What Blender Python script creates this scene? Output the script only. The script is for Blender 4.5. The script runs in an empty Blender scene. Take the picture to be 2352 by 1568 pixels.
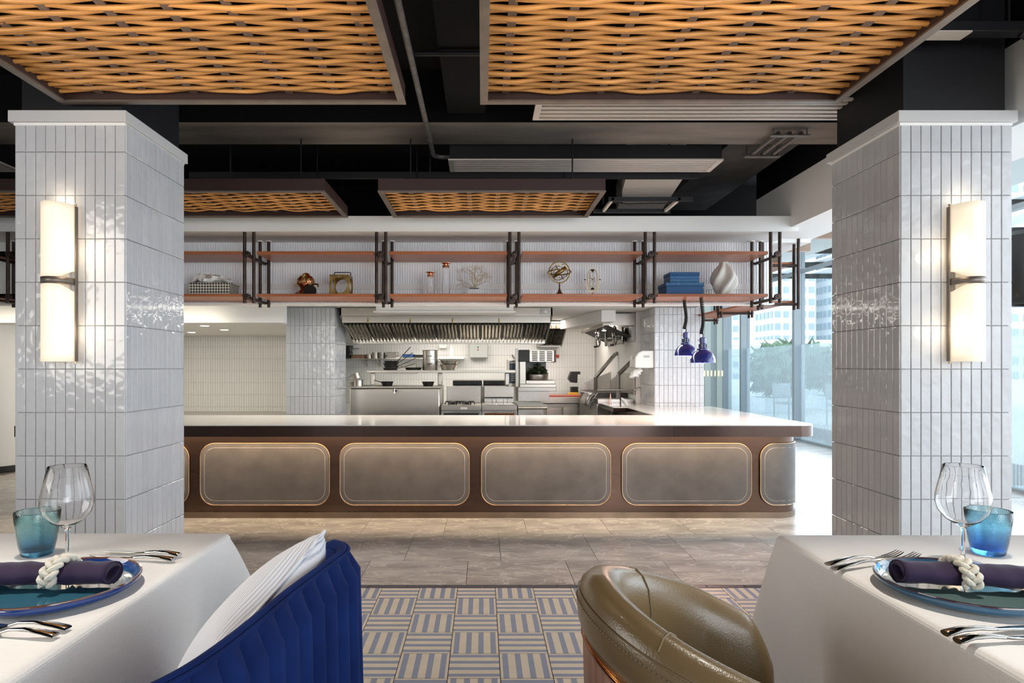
import bpy, bmesh, math, random
from mathutils import Vector, Matrix, Euler
random.seed(7)
PI = math.pi
C = bpy.context.scene.collection
S = bpy.context.scene

# ------------------------------------------------------------------ camera
FPX, CX, CY, CH = 1410.0, 1108.0, 842.0, 1.2      # focal length in px of a 2352 px frame, vanishing point, eye height
cam_d = bpy.data.cameras.new('camera'); cam_d.sensor_width = 36.0
cam_d.lens = 36.0 * FPX / 2352.0
cam_d.shift_x = (1176 - CX) / 2352.0
cam_d.shift_y = (CY - 784) / 2352.0
cam_d.clip_start = 0.02; cam_d.clip_end = 400
cam = bpy.data.objects.new('camera', cam_d); C.objects.link(cam)
cam.location = (0, 0, CH); cam.rotation_euler = (PI/2, 0, 0)
S.camera = cam
# ------------------------------------------------------------------ world, exposure
S.view_settings.view_transform = 'Standard'; S.view_settings.look = 'None'
S.view_settings.gamma = 1.0; S.view_settings.use_curve_mapping = False
S.view_settings.exposure = 0.02
w = bpy.data.worlds.new('sky'); S.world = w; w.use_nodes = True
nt = w.node_tree; bgn = nt.nodes['Background']
tc = nt.nodes.new('ShaderNodeTexCoord'); sx = nt.nodes.new('ShaderNodeSeparateXYZ')
nz = nt.nodes.new('ShaderNodeTexNoise'); nz.inputs['Scale'].default_value = 3.0; nz.inputs['Detail'].default_value = 5
rmp = nt.nodes.new('ShaderNodeValToRGB')
rmp.color_ramp.elements[0].position = .35; rmp.color_ramp.elements[0].color = (.74, .84, .95, 1)
rmp.color_ramp.elements[1].position = .62; rmp.color_ramp.elements[1].color = (.90, .95, 1.0, 1)
nt.links.new(tc.outputs['Generated'], nz.inputs['Vector']); nt.links.new(nz.outputs['Fac'], rmp.inputs['Fac'])
nt.links.new(rmp.outputs['Color'], bgn.inputs['Color']); bgn.inputs['Strength'].default_value = 2.9

def area(name, loc, rot, size, power, color, sy=None, spread=None):
    d = bpy.data.lights.new(name, 'AREA'); d.energy = power; d.color = color
    d.shape = 'RECTANGLE' if sy else 'SQUARE'; d.size = size
    if sy: d.size_y = sy
    if spread: d.spread = spread
    o = bpy.data.objects.new(name, d); C.objects.link(o); o.location = loc; o.rotation_euler = rot
    return o
def spot(name, loc, target, power, color, angle=60, blend=.6, radius=.04):
    d = bpy.data.lights.new(name, 'SPOT'); d.energy = power; d.color = color
    d.spot_size = math.radians(angle); d.spot_blend = blend; d.shadow_soft_size = radius
    o = bpy.data.objects.new(name, d); C.objects.link(o); o.location = loc
    o.rotation_euler = (Vector(target) - Vector(loc)).to_track_quat('-Z', 'Y').to_euler()
    return o
def point(name, loc, power, color, radius=.03):
    d = bpy.data.lights.new(name, 'POINT'); d.energy = power; d.color = color; d.shadow_soft_size = radius
    o = bpy.data.objects.new(name, d); C.objects.link(o); o.location = loc
    return o
WARM = (1.0, .80, .56); NEUT = (1.0, .93, .84); COOL = (.80, .90, 1.0)
# daylight through the glass on the right and through the opening behind the diners
area('daylight_right', (5.05, 5.5, 1.7), (0, PI/2, 0), 3.0, 250, COOL, 9.0)
area('daylight_behind', (3.3, -3.7, 1.7), (PI/2, 0, math.radians(18)), 3.0, 150, (.90, .95, 1.0), 2.4)
area('fill_left', (-2.9, .4, 1.7), (Vector((1.2, 1.2, .5)) - Vector((-2.9, .4, 1.7))).to_track_quat('-Z', 'Y').to_euler(), 1.6, 42, (1.0, .95, .89), 1.2)  # added fill from the left for the right cloth's aisle side, no lamp there
area('fill_behind_left', (-2.2, -3.9, 1.35), (PI/2, 0, 0), 3.2, 34, (.96, .97, 1.0), 1.3)  # added frontal fill for the shelves; the rear wall has no window here
# kitchen ceiling lamps
area('kitchen_light', (-.3, 5.62, 1.74), (0, 0, 0), 4.4, 44, NEUT, .25)
area('kitchen_light_rear', (.3, 9.2, 1.86), (0, 0, 0), 3.0, 60, NEUT, 1.0)
area('kitchen_hood_light', (-.4, 7.8, 1.58), (0, 0, 0), 2.0, 4, NEUT, .15)
area('alcove_light', (-3.9, 7.8, 1.64), (0, 0, 0), 2.6, 30, (1.0, .90, .72), .9)
area('alcove_light_front', (-4.0, 6.2, 1.6), (math.radians(75), 0, 0), 2.6, 7, (1.0, .90, .72), .3)
# downlights in the black ceiling
area('bulkhead_wash', (-.5, 4.2, 3.0), (math.radians(55), 0, 0), 6.0, 16, (1.0, .9, .78), .1)
spot('table_spot', (-1.1, 1.35, 2.9), (-1.1, 1.3, .75), 165, NEUT, 70, .8, .05)
spot('table_spot', (1.25, 1.35, 2.9), (1.25, 1.3, .75), 165, NEUT, 70, .8, .05)
spot('aisle_spot', (-.15, 2.6, 2.9), (-.05, 2.5, 0), 300, (1.0, .87, .70), 95, .9, .05)
spot('aisle_spot', (-.15, 3.7, 3.0), (-.1, 3.6, 0), 260, (1.0,.88,.74), 100, .9, .05)
# unseen upward fill lights that brighten the woven panels, no fixtures here
for xx in (-1.2, .8):
    area('panel_fill', (xx, 1.6, 1.95), (PI, 0, 0), 1.2, 6.5, WARM, .3)
area('panel_fill_far', (-.6, 4.3, 1.35), (PI, 0, 0), 3.0, 7, WARM, .3)

# ------------------------------------------------------------------ helpers
def at(px, py, D):
    return Vector(((px - CX) / FPX * D, D, CH + (CY - py) / FPX * D))
def X(px, D): return (px - CX) / FPX * D
def Z(py, D): return CH + (CY - py) / FPX * D

class MB:
    def __init__(s): s.v = []; s.f = []; s.m = []
    def add(s, vs, fs):
        n = len(s.v); s.v += [tuple(v) for v in vs]; s.f += [tuple(i + n for i in f) for f in fs]
        return s
    def box(s, x0, x1, y0, y1, z0, z1):
        return s.add([(x0,y0,z0),(x1,y0,z0),(x1,y1,z0),(x0,y1,z0),(x0,y0,z1),(x1,y0,z1),(x1,y1,z1),(x0,y1,z1)],
              [(3,2,1,0),(4,5,6,7),(0,1,5,4),(1,2,6,5),(2,3,7,6),(3,0,4,7)])
    def obox(s, c, sx_, sy_, sz_, rot):
        R = Euler(rot).to_matrix(); vs = []
        for x, y, z in ((-1,-1,-1),(1,-1,-1),(1,1,-1),(-1,1,-1),(-1,-1,1),(1,-1,1),(1,1,1),(-1,1,1)):
            vs.append(Vector(c) + R @ Vector((x*sx_/2, y*sy_/2, z*sz_/2)))
        return s.add(vs, [(3,2,1,0),(4,5,6,7),(0,1,5,4),(1,2,6,5),(2,3,7,6),(3,0,4,7)])
    def tube(s, pts, r, n=8, closed=False, flat=1.0, caps=True):
        pts = [Vector(p) for p in pts]; m = len(pts); rings = []
        rr = r if hasattr(r, '__len__') else [r]*m
        up = Vector((0, 0, 1)); prev = None
        for i in range(m):
            if closed: t = pts[(i+1) % m] - pts[i-1]
            else: t = pts[min(i+1, m-1)] - pts[max(i-1, 0)]
            if t.length < 1e-9: t = Vector((0,0,1))
            t.normalize()
            if prev is None:
                a = up if abs(t.z) < .9 else Vector((1, 0, 0))
                b = (a - t * a.dot(t)).normalized()
            else:
                b = prev - t * prev.dot(t)
                b = b.normalized() if b.length > 1e-6 else prev
            prev = b; c = t.cross(b)
            rings.append([pts[i] + b * (math.cos(2*PI*k/n) * rr[i] * flat) + c * (math.sin(2*PI*k/n) * rr[i]) for k in range(n)])
        vs = [v for rg in rings for v in rg]; fs = []
        for i in range(m if closed else m - 1):
            j = (i+1) % m
            for k in range(n):
                l = (k+1) % n; fs.append((i*n+k, i*n+l, j*n+l, j*n+k))
        if not closed and caps:
            fs.append(tuple(range(n-1, -1, -1))); fs.append(tuple((m-1)*n + k for k in range(n)))
        return s.add(vs, fs)
    def lathe(s, prof, c=(0,0,0), n=32, twist=None, caps=False, axis='z', rot=None):
        vs = []; fs = []; m = len(prof)
        R = Euler(rot).to_matrix() if rot else None
        for i, (r, z) in enumerate(prof):
            for k in range(n):
                a = 2*PI*k/n; q = r
                if twist: q, a = twist(r, z, a, i)
                p = Vector((q*math.cos(a), q*math.sin(a), z))
                if R: p = R @ p
                vs.append(p + Vector(c))
        for i in range(m-1):
            for k in range(n):
                l = (k+1) % n; fs.append((i*n+k, i*n+l, (i+1)*n+l, (i+1)*n+k))
        if caps:
            fs.append(tuple(range(n-1, -1, -1))); fs.append(tuple((m-1)*n + k for k in range(n)))
        return s.add(vs, fs)
    def prism(s, poly, z0, z1):
        n = len(poly)
        vs = [(x, y, z0) for x, y in poly] + [(x, y, z1) for x, y in poly]
        fs = [tuple(range(n-1, -1, -1)), tuple(range(n, 2*n))]
        for i in range(n): j = (i+1) % n; fs.append((i, j, n+j, n+i))
        return s.add(vs, fs)
    def grid(s, rows, closed_u=False, closed_v=False):
        nr, nc = len(rows), len(rows[0]); fs = []
        for i in range(nr if closed_u else nr-1):
            for j in range(nc if closed_v else nc-1):
                i2, j2 = (i+1) % nr, (j+1) % nc
                fs.append((i*nc+j, i*nc+j2, i2*nc+j2, i2*nc+j))
        return s.add([p for r in rows for p in r], fs)
    def ball(s, c, r, n=12, m=8, sc=(1,1,1)):
        prof = [(max(r*math.sin(PI*i/m), 1e-5), -r*math.cos(PI*i/m)) for i in range(m+1)]
        vs = []; fs = []
        for q, z in prof:
            for k in range(n):
                a = 2*PI*k/n; vs.append((c[0]+q*math.cos(a)*sc[0], c[1]+q*math.sin(a)*sc[1], c[2]+z*sc[2]))
        for i in range(m):
            for k in range(n): l = (k+1) % n; fs.append((i*n+k, i*n+l, (i+1)*n+l, (i+1)*n+k))
        return s.add(vs, fs)
    def build(s, name, mat, parent=None, smooth=None, bevel=0, seg=2, solid=0, sub=0, fix=True):
        off = Vector((0,0,0)); p = parent
        while p is not None: off += p.location; p = p.parent
        me = bpy.data.meshes.new(name)
        me.from_pydata([(v[0]-off.x, v[1]-off.y, v[2]-off.z) for v in s.v], [], s.f)
        if fix:
            bm = bmesh.new(); bm.from_mesh(me); bmesh.ops.recalc_face_normals(bm, faces=bm.faces); bm.to_mesh(me); bm.free()
        me.update()
        me.materials.append(mat)
        if smooth:
            me.shade_smooth(); me.set_sharp_from_angle(angle=math.radians(smooth))
        o = bpy.data.objects.new(name, me); C.objects.link(o)
        if parent is not None: o.parent = parent
        if solid:
            k = o.modifiers.new('thickness', 'SOLIDIFY'); k.thickness = solid; k.offset = 0
        if bevel:
            k = o.modifiers.new('bevel', 'BEVEL'); k.width = bevel; k.segments = seg; k.limit_method = 'ANGLE'; k.angle_limit = math.radians(40)
            if not smooth:
                me.shade_smooth(); me.set_sharp_from_angle(angle=math.radians(35))
            k.harden_normals = False
        if sub:
            k = o.modifiers.new('subdivision', 'SUBSURF'); k.levels = sub; k.render_levels = sub
        return o
def bx(*a): return MB().box(*a)
def tb(pts, r, n=8, **k): return MB().tube(pts, r, n, **k)
def tag(o, label=None, cat=None, group=None, kind=None):
    if label: o['label'] = label
    if cat: o['category'] = cat
    if group: o['group'] = group
    if kind: o['kind'] = kind
    return o
def thing(name, label, cat, loc=(0,0,0), group=None):
    o = bpy.data.objects.new(name, None); C.objects.link(o); o.location = loc
    return tag(o, label, cat, group)
def copy_tree(o, parent=None):
    c = o.copy(); C.objects.link(c); c.parent = parent
    for ch in list(o.children): copy_tree(ch, c)
    return c
def piece(name, me, loc, parent, rot=None):
    o = bpy.data.objects.new(name, me); C.objects.link(o)
    off = Vector((0,0,0)); p = parent
    while p is not None: off += p.location; p = p.parent
    o.location = Vector(loc) - off
    if rot: o.rotation_euler = rot
    o.parent = parent
    return o
def mesh_only(mb, name, mat, smooth=None):
    o = mb.build(name, mat, None, smooth); me = o.data; bpy.data.objects.remove(o); return me
def rrect(x0, x1, z0, z1, r, n=8):
    pts = []
    for cx_, cz_, a0 in ((x1-r, z1-r, 0), (x0+r, z1-r, 90), (x0+r, z0+r, 180), (x1-r, z0+r, 270)):
        for k in range(n+1):
            a = math.radians(a0 + 90*k/n); pts.append((cx_ + r*math.cos(a), cz_ + r*math.sin(a)))
    return pts

# ------------------------------------------------------------------ materials
def L(nt, a, b): nt.links.new(a, b)
def mat(name, col, rough=.5, metal=0.0, bump=0, bscale=40, var=0, vscale=8, coat=0, sheen=0, trans=0, ior=1.45,
        aniso=0, stretch=None, emit=None, estr=0, rnd=0, alpha=None, rvar=0, spec=None, detail=3, col2=None, coords='Object'):
    m = bpy.data.materials.new(name); m.use_nodes = True; t = m.node_tree; b = t.nodes['Principled BSDF']
    b.inputs['Base Color'].default_value = (*col, 1); b.inputs['Roughness'].default_value = rough
    b.inputs['Metallic'].default_value = metal; b.inputs['IOR'].default_value = ior
    if coat: b.inputs['Coat Weight'].default_value = coat; b.inputs['Coat Roughness'].default_value = .06
    if sheen: b.inputs['Sheen Weight'].default_value = sheen; b.inputs['Sheen Roughness'].default_value = .35
    if trans: b.inputs['Transmission Weight'].default_value = trans
    if spec is not None: b.inputs['Specular IOR Level'].default_value = spec
    if emit: b.inputs['Emission Color'].default_value = (*emit, 1); b.inputs['Emission Strength'].default_value = estr
    if alpha is not None: b.inputs['Alpha'].default_value = alpha
    if bump or var or rnd or rvar or col2:
        tcn = t.nodes.new('ShaderNodeTexCoord'); mp = t.nodes.new('ShaderNodeMapping'); L(t, tcn.outputs[coords], mp.inputs['Vector'])
        if stretch: mp.inputs['Scale'].default_value = stretch
        oi = t.nodes.new('ShaderNodeObjectInfo')
        if rnd:
            mu = t.nodes.new('ShaderNodeMath'); mu.operation = 'MULTIPLY'; mu.inputs[1].default_value = 37.0
            L(t, oi.outputs['Random'], mu.inputs[0]); L(t, mu.outputs[0], mp.inputs['Location'])
    if var or col2 or rnd:
        n1 = t.nodes.new('ShaderNodeTexNoise'); n1.inputs['Scale'].default_value = vscale; n1.inputs['Detail'].default_value = detail + 2
        L(t, mp.outputs[0], n1.inputs['Vector'])
        mx = t.nodes.new('ShaderNodeMix'); mx.data_type = 'RGBA'
        c2 = col2 if col2 else tuple(min(1, c*(1+var)) for c in col); c1 = col if col2 else tuple(c*(1-var) for c in col)
        mr = t.nodes.new('ShaderNodeMapRange'); mr.inputs[1].default_value = .3; mr.inputs[2].default_value = .7
        L(t, n1.outputs['Fac'], mr.inputs[0]); L(t, mr.outputs[0], mx.inputs['Factor'])
        mx.inputs['A'].default_value = (*c1, 1); mx.inputs['B'].default_value = (*c2, 1)
        out = mx.outputs['Result']
        if rnd:
            hv = t.nodes.new('ShaderNodeHueSaturation'); mr2 = t.nodes.new('ShaderNodeMapRange')
            mr2.inputs[3].default_value = 1 - rnd; mr2.inputs[4].default_value = 1 + rnd
            L(t, oi.outputs['Random'], mr2.inputs[0]); L(t, mr2.outputs[0], hv.inputs['Value']); L(t, out, hv.inputs['Color']); out = hv.outputs['Color']
        L(t, out, b.inputs['Base Color'])
        if rvar:
            mr3 = t.nodes.new('ShaderNodeMapRange'); mr3.inputs[1].default_value = .3; mr3.inputs[2].default_value = .7
            mr3.inputs[3].default_value = max(0, rough - rvar); mr3.inputs[4].default_value = rough + rvar
            L(t, n1.outputs['Fac'], mr3.inputs[0]); L(t, mr3.outputs[0], b.inputs['Roughness'])
    if bump:
        n2 = t.nodes.new('ShaderNodeTexNoise'); n2.inputs['Scale'].default_value = bscale; n2.inputs['Detail'].default_value = detail
        L(t, mp.outputs[0], n2.inputs['Vector']); bp = t.nodes.new('ShaderNodeBump')
        bp.inputs['Strength'].default_value = bump; bp.inputs['Distance'].default_value = .01
        L(t, n2.outputs['Fac'], bp.inputs['Height']); L(t, bp.outputs[0], b.inputs['Normal'])
    return m
M = {}
M['tile'] = mat('glazed_white_tile', (.51, .52, .535), .10, bump=.5, bscale=20, var=.02, vscale=6, rnd=.035, coat=.3, detail=1)
M['tile_flat'] = mat('flat_white_tile', (.72, .72, .70), .16, bump=.05, bscale=14, rnd=.03, detail=1)
M['grout'] = mat('grout', (.50, .48, .46), .9)
M['white'] = mat('white_paint', (.80, .79, .77), .7, bump=.02, bscale=60)
M['cap'] = mat('white_cap_paint', (.54, .535, .53), .55)
M['black'] = mat('black_ceiling_paint', (.0035, .0035, .004), .85, spec=.2, bump=.5, bscale=9, detail=6)
M['blackmetal'] = mat('black_painted_metal', (.005, .0055, .007), .55)
M['beam'] = mat('bare_concrete', (.22, .19, .165), .75, bump=.4, bscale=22, col2=(.12, .105, .09), vscale=5, detail=6, stretch=(.35, 1.6, 1))
M['pipe'] = mat('painted_pipe', (.16, .15, .14), .45, metal=.4, var=.3, vscale=30)
M['bronze'] = mat('bronze_frame', (.20, .17, .145), .42, metal=.7, var=.15, vscale=12)
M['frame_dark'] = mat('dark_red_brown_frame', (.045, .022, .018), .5)
M['cane'] = mat('bamboo_cane', (.56, .265, .075), .38, var=.28, vscale=9, rnd=.18, stretch=(.6, 6, 6), bump=.12, bscale=30, coat=.1)
M['batten'] = mat('batten_wood', (.16, .11, .085), .6, var=.2, vscale=20)
M['vent'] = mat('vent_aluminium', (.60, .53, .47), .5)
M['steel'] = mat('brushed_stainless', (.52, .49, .44), .32, metal=1, var=.22, vscale=2.5, stretch=(.25, 1, 1), rvar=.05)
M['steel_dark'] = mat('worn_stainless', (.42, .41, .385), .35, metal=1, var=.15, vscale=6, rvar=.1)
M['chrome'] = mat('polished_cutlery_steel', (.60, .59, .575), .06, metal=1)
M['filter'] = mat('hood_baffle_steel', (.55, .53, .49), .16, metal=1, var=.3, vscale=14, rvar=.08)
M['iron'] = mat('black_iron', (.03, .029, .028), .42, metal=.5, var=.3, vscale=30)
M['bmetal'] = mat('aged_bronze_sheet', (.135, .080, .055), .30, metal=.92, col2=(.085, .052, .040), vscale=3.2, stretch=(.5, 1, 2), rvar=.06, detail=5)
M['brass'] = mat('brass_trim', (.50, .33, .20), .34, metal=1)
M['oldbrass'] = mat('aged_brass', (.36, .25, .09), .32, metal=1, var=.45, vscale=25)
M['copper'] = mat('copper', (.55, .20, .11), .26, metal=1, var=.3, vscale=18)
M['rose'] = mat('rose_copper', (.80, .42, .25), .12, metal=1)
M['post'] = mat('dark_bronze_tube', (.050, .034, .028), .42, metal=.7, var=.3, vscale=14)
M['shelfwood'] = mat('red_brown_wood', (.40, .135, .052), .33, col2=(.29, .09, .035), vscale=5, stretch=(.5, 7, 7), bump=.05, bscale=20)
M['leather'] = mat('bar_leather', (.125, .108, .098), .40, col2=(.088, .076, .069), vscale=7, detail=7, bump=.12, bscale=120, rvar=.08)
M['stitch'] = mat('pale_thread', (.42, .38, .32), .7)
M['olive'] = mat('olive_leather', (.140, .096, .045), .27, var=.06, vscale=6, bump=.10, bscale=300, coat=.1)
M['olive_thread'] = mat('olive_thread', (.17, .13, .07), .6)
M['walnut'] = mat('walnut_veneer', (.28, .15, .10), .42, col2=(.17, .085, .055), vscale=7, stretch=(9, 9, .5), detail=6)
M['copper_edge'] = mat('dark_copper_edge', (.36, .13, .04), .22, metal=1)
M['velvet'] = mat('navy_velvet', (.0025, .009, .055), .8, col2=(.005, .020, .105), vscale=9, sheen=.09, bump=.04, bscale=150, spec=.12)
M['velvet'].node_tree.nodes['Principled BSDF'].inputs['Sheen Tint'].default_value = (.08, .14, .5, 1)
M['napkin'] = mat('indigo_napkin', (.018, .008, .036), .85, bump=.1, bscale=400, sheen=.12)
M['rope'] = mat('cotton_rope', (.62, .59, .50), .85, bump=.5, bscale=260)
M['cord'] = mat('black_cord', (.012, .012, .012), .5)
M['plastic'] = mat('white_plastic', (.78, .76, .73), .35)
M['blackplastic'] = mat('black_plastic', (.018, .018, .018), .4)
M['red'] = mat('red_plastic', (.45, .045, .025), .4)
M['yellow'] = mat('yellow_plastic', (.75, .40, .04), .5)
M['grey'] = mat('grey_enamel', (.42, .44, .42), .45)
M['blueenamel'] = mat('navy_enamel', (.022, .032, .20), .07, coat=.6)
M['paper'] = mat('tissue_paper', (.86, .85, .82), .9)
M['greens'] = mat('dark_leaf', (.018, .035, .014), .45, col2=(.06, .085, .03), vscale=25)
M['vasewhite'] = mat('matte_white_ceramic', (.70, .67, .62), .65, bump=.03, bscale=40)
M['coralgold'] = mat('gold_coral', (.52, .42, .26), .4, metal=.6)
M['shell'] = mat('white_shell', (.78, .77, .74), .6, bump=.4, bscale=28, detail=6)
M['bluescreen'] = mat('blue_control_panel', (.03, .05, .09), .25)
M['concrete_out'] = mat('pale_concrete', (.70, .72, .72), .8)
M['tower'] = mat('pale_tower_cladding', (.72, .77, .80), .7)
M['towerglass'] = mat('tower_glass', (.36, .45, .52), .35)
M['leaf_out'] = mat('garden_foliage', (.10, .17, .10), .8, col2=(.18, .27, .17), vscale=12)
M['mullion'] = mat('grey_mullion', (.36, .40, .43), .4, metal=.4)
M['timber'] = mat('pergola_timber', (.20, .13, .09), .6)
M['emit'] = mat('downlight_lens', (1, .95, .85), .5, emit=(1, .92, .78), estr=6)

def shade_mat():
    m = mat('opal_glass_shade', (.80, .74, .62), .35, emit=(1.0, .82, .58), estr=.5); return m
M['opal'] = shade_mat()

def glass(name, tint=(1,1,1), rough=0.0, ior=1.45):
    return mat(name, tint, rough, trans=1.0, ior=ior)
M['glass'] = glass('clear_glass', ior=1.28)
M['acrylic'] = glass('clear_acrylic', (.97, .98, .98), 0, 1.3)

def tumbler(name, lo, hi, zlo, zhi):
    m = glass(name); t = m.node_tree; b = t.nodes['Principled BSDF']
    tcn = t.nodes.new('ShaderNodeTexCoord'); sp = t.nodes.new('ShaderNodeSeparateXYZ'); L(t, tcn.outputs['Object'], sp.inputs[0])
    mr = t.nodes.new('ShaderNodeMapRange'); mr.inputs[1].default_value = zlo; mr.inputs[2].default_value = zhi; L(t, sp.outputs[2], mr.inputs[0])
    r = t.nodes.new('ShaderNodeValToRGB'); r.color_ramp.elements[0].color = (*lo, 1); r.color_ramp.elements[1].color = (*hi, 1)
    L(t, mr.outputs[0], r.inputs['Fac']); L(t, r.outputs['Color'], b.inputs['Base Color'])
    vo = t.nodes.new('ShaderNodeTexVoronoi'); vo.inputs['Scale'].default_value = 420; L(t, tcn.outputs['Object'], vo.inputs['Vector'])
    bp = t.nodes.new('ShaderNodeBump'); bp.inputs['Strength'].default_value = .12; bp.inputs['Distance'].default_value = .002
    L(t, vo.outputs['Distance'], bp.inputs['Height']); L(t, bp.outputs[0], b.inputs['Normal'])
    return m

def pane_mat():
    m = bpy.data.materials.new('window_glass'); m.use_nodes = True; t = m.node_tree; t.nodes.clear()
    o = t.nodes.new('ShaderNodeOutputMaterial'); mx = t.nodes.new('ShaderNodeMixShader'); tr = t.nodes.new('ShaderNodeBsdfTransparent')
    gl = t.nodes.new('ShaderNodeBsdfGlossy'); gl.inputs['Roughness'].default_value = .01; tr.inputs['Color'].default_value = (.93, .97, .98, 1)
    lw = t.nodes.new('ShaderNodeLayerWeight'); fr = t.nodes.new('ShaderNodeMath'); fr.operation = 'POWER'; fr.inputs[1].default_value = 4
    f2 = t.nodes.new('ShaderNodeMath'); f2.operation = 'MULTIPLY_ADD'; f2.inputs[1].default_value = .5; f2.inputs[2].default_value = .03
    L(t, lw.outputs['Facing'], fr.inputs[0]); L(t, fr.outputs[0], f2.inputs[0])
    L(t, f2.outputs[0], mx.inputs[0]); L(t, tr.outputs[0], mx.inputs[1]); L(t, gl.outputs[0], mx.inputs[2]); L(t, mx.outputs[0], o.inputs[0]); return m
M['pane'] = pane_mat()
def film_mat():
    m = bpy.data.materials.new('fluted_window_film'); m.use_nodes = True; t = m.node_tree; t.nodes.clear()
    o = t.nodes.new('ShaderNodeOutputMaterial'); mx = t.nodes.new('ShaderNodeMixShader'); tr = t.nodes.new('ShaderNodeBsdfTransparent')
    ad = t.nodes.new('ShaderNodeMixShader'); df = t.nodes.new('ShaderNodeBsdfDiffuse'); tl = t.nodes.new('ShaderNodeBsdfTranslucent')
    for q in (df, tl): q.inputs['Color'].default_value = (.84, .89, .91, 1)
    tr.inputs['Color'].default_value = (.88, .94, .97, 1)
    L(t, df.outputs[0], ad.inputs[1]); L(t, tl.outputs[0], ad.inputs[2]); ad.inputs[0].default_value = .6
    tcn = t.nodes.new('ShaderNodeTexCoord'); wv = t.nodes.new('ShaderNodeTexWave'); wv.wave_type = 'BANDS'; wv.bands_direction = 'Y'
    wv.inputs['Scale'].default_value = 8; L(t, tcn.outputs['Object'], wv.inputs['Vector'])
    mr = t.nodes.new('ShaderNodeMapRange'); mr.inputs[3].default_value = .20; mr.inputs[4].default_value = .46
    L(t, wv.outputs['Fac'], mr.inputs[0]); L(t, mr.outputs[0], mx.inputs[0])
    L(t, tr.outputs[0], mx.inputs[1]); L(t, ad.outputs[0], mx.inputs[2]); L(t, mx.outputs[0], o.inputs[0]); return m
M['film'] = film_mat()

def slab_mat():
    m = mat('veined_grey_stone', (.54, .50, .455), .22, rnd=.07, col2=(.31, .285, .265), vscale=3.2, stretch=(1, 2.6, 1), detail=7, coords='Object')
    t = m.node_tree; b = t.nodes['Principled BSDF']; src = b.inputs['Base Color'].links[0].from_socket
    mp = [n for n in t.nodes if n.type == 'MAPPING'][0]
    mp.inputs['Rotation'].default_value = (0, 0, math.radians(-32))
    n = t.nodes.new('ShaderNodeTexNoise'); n.inputs['Scale'].default_value = 3.2; n.inputs['Detail'].default_value = 8; n.inputs['Distortion'].default_value = 1.2
    L(t, mp.outputs[0], n.inputs['Vector'])
    s = t.nodes.new('ShaderNodeMath'); s.operation = 'SUBTRACT'; s.inputs[1].default_value = .5; L(t, n.outputs['Fac'], s.inputs[0])
    a = t.nodes.new('ShaderNodeMath'); a.operation = 'ABSOLUTE'; L(t, s.outputs[0], a.inputs[0])
    r = t.nodes.new('ShaderNodeMapRange'); r.inputs[1].default_value = 0; r.inputs[2].default_value = .022; r.inputs[3].default_value = .75; r.inputs[4].default_value = 0
    L(t, a.outputs[0], r.inputs[0])
    mx = t.nodes.new('ShaderNodeMix'); mx.data_type = 'RGBA'; L(t, r.outputs[0], mx.inputs['Factor']); L(t, src, mx.inputs['A']); mx.inputs['B'].default_value = (.70, .66, .61, 1)
    L(t, mx.outputs['Result'], b.inputs['Base Color']); return m
M['slab'] = slab_mat()
def marble_mat():
    m = mat('white_marble', (.80, .775, .735), .08, col2=(.74, .71, .66), vscale=1.5, detail=7, coords='Object', spec=.5)
    return m
M['marble'] = marble_mat()

def stripe_tile():
    m = bpy.data.materials.new('blue_striped_cement_tile'); m.use_nodes = True; t = m.node_tree; b = t.nodes['Principled BSDF']
    tcn = t.nodes.new('ShaderNodeTexCoord'); sp = t.nodes.new('ShaderNodeSeparateXYZ'); L(t, tcn.outputs['Object'], sp.inputs[0])
    # x in [-.1,.1] -> four blue stripes
    a = t.nodes.new('ShaderNodeMath'); a.operation = 'MULTIPLY'; a.inputs[1].default_value = 1/.0525; L(t, sp.outputs[0], a.inputs[0])
    f = t.nodes.new('ShaderNodeMath'); f.operation = 'FRACT'; L(t, a.outputs[0], f.inputs[0])
    s = t.nodes.new('ShaderNodeMath'); s.operation = 'SUBTRACT'; s.inputs[1].default_value = .5; L(t, f.outputs[0], s.inputs[0])
    ab = t.nodes.new('ShaderNodeMath'); ab.operation = 'ABSOLUTE'; L(t, s.outputs[0], ab.inputs[0])
    lt = t.nodes.new('ShaderNodeMath'); lt.operation = 'LESS_THAN'; lt.inputs[1].default_value = .22; L(t, ab.outputs[0], lt.inputs[0])
    n = t.nodes.new('ShaderNodeTexNoise'); n.inputs['Scale'].default_value = 14; n.inputs['Detail'].default_value = 5
    oi = t.nodes.new('ShaderNodeObjectInfo'); mp = t.nodes.new('ShaderNodeMapping'); L(t, tcn.outputs['Object'], mp.inputs[0]); L(t, oi.outputs['Location'], mp.inputs['Location'])
    L(t, mp.outputs[0], n.inputs['Vector'])
    mx = t.nodes.new('ShaderNodeMix'); mx.data_type = 'RGBA'; L(t, lt.outputs[0], mx.inputs['Factor'])
    mx.inputs['A'].default_value = (.66, .57, .43, 1); mx.inputs['B'].default_value = (.19, .23, .34, 1)
    hv = t.nodes.new('ShaderNodeHueSaturation'); mr = t.nodes.new('ShaderNodeMapRange'); mr.inputs[3].default_value = .88; mr.inputs[4].default_value = 1.12
    L(t, n.outputs['Fac'], mr.inputs[0]); L(t, mr.outputs[0], hv.inputs['Value']); L(t, mx.outputs['Result'], hv.inputs['Color']); L(t, hv.outputs[0], b.inputs['Base Color'])
    b.inputs['Roughness'].default_value = .42; return m
M['ctile'] = stripe_tile()
M['cgrout'] = mat('sandy_grout', (.28, .21, .13), .9)
M['navytile'] = mat('navy_border_tile', (.014, .014, .035), .35)

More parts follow.
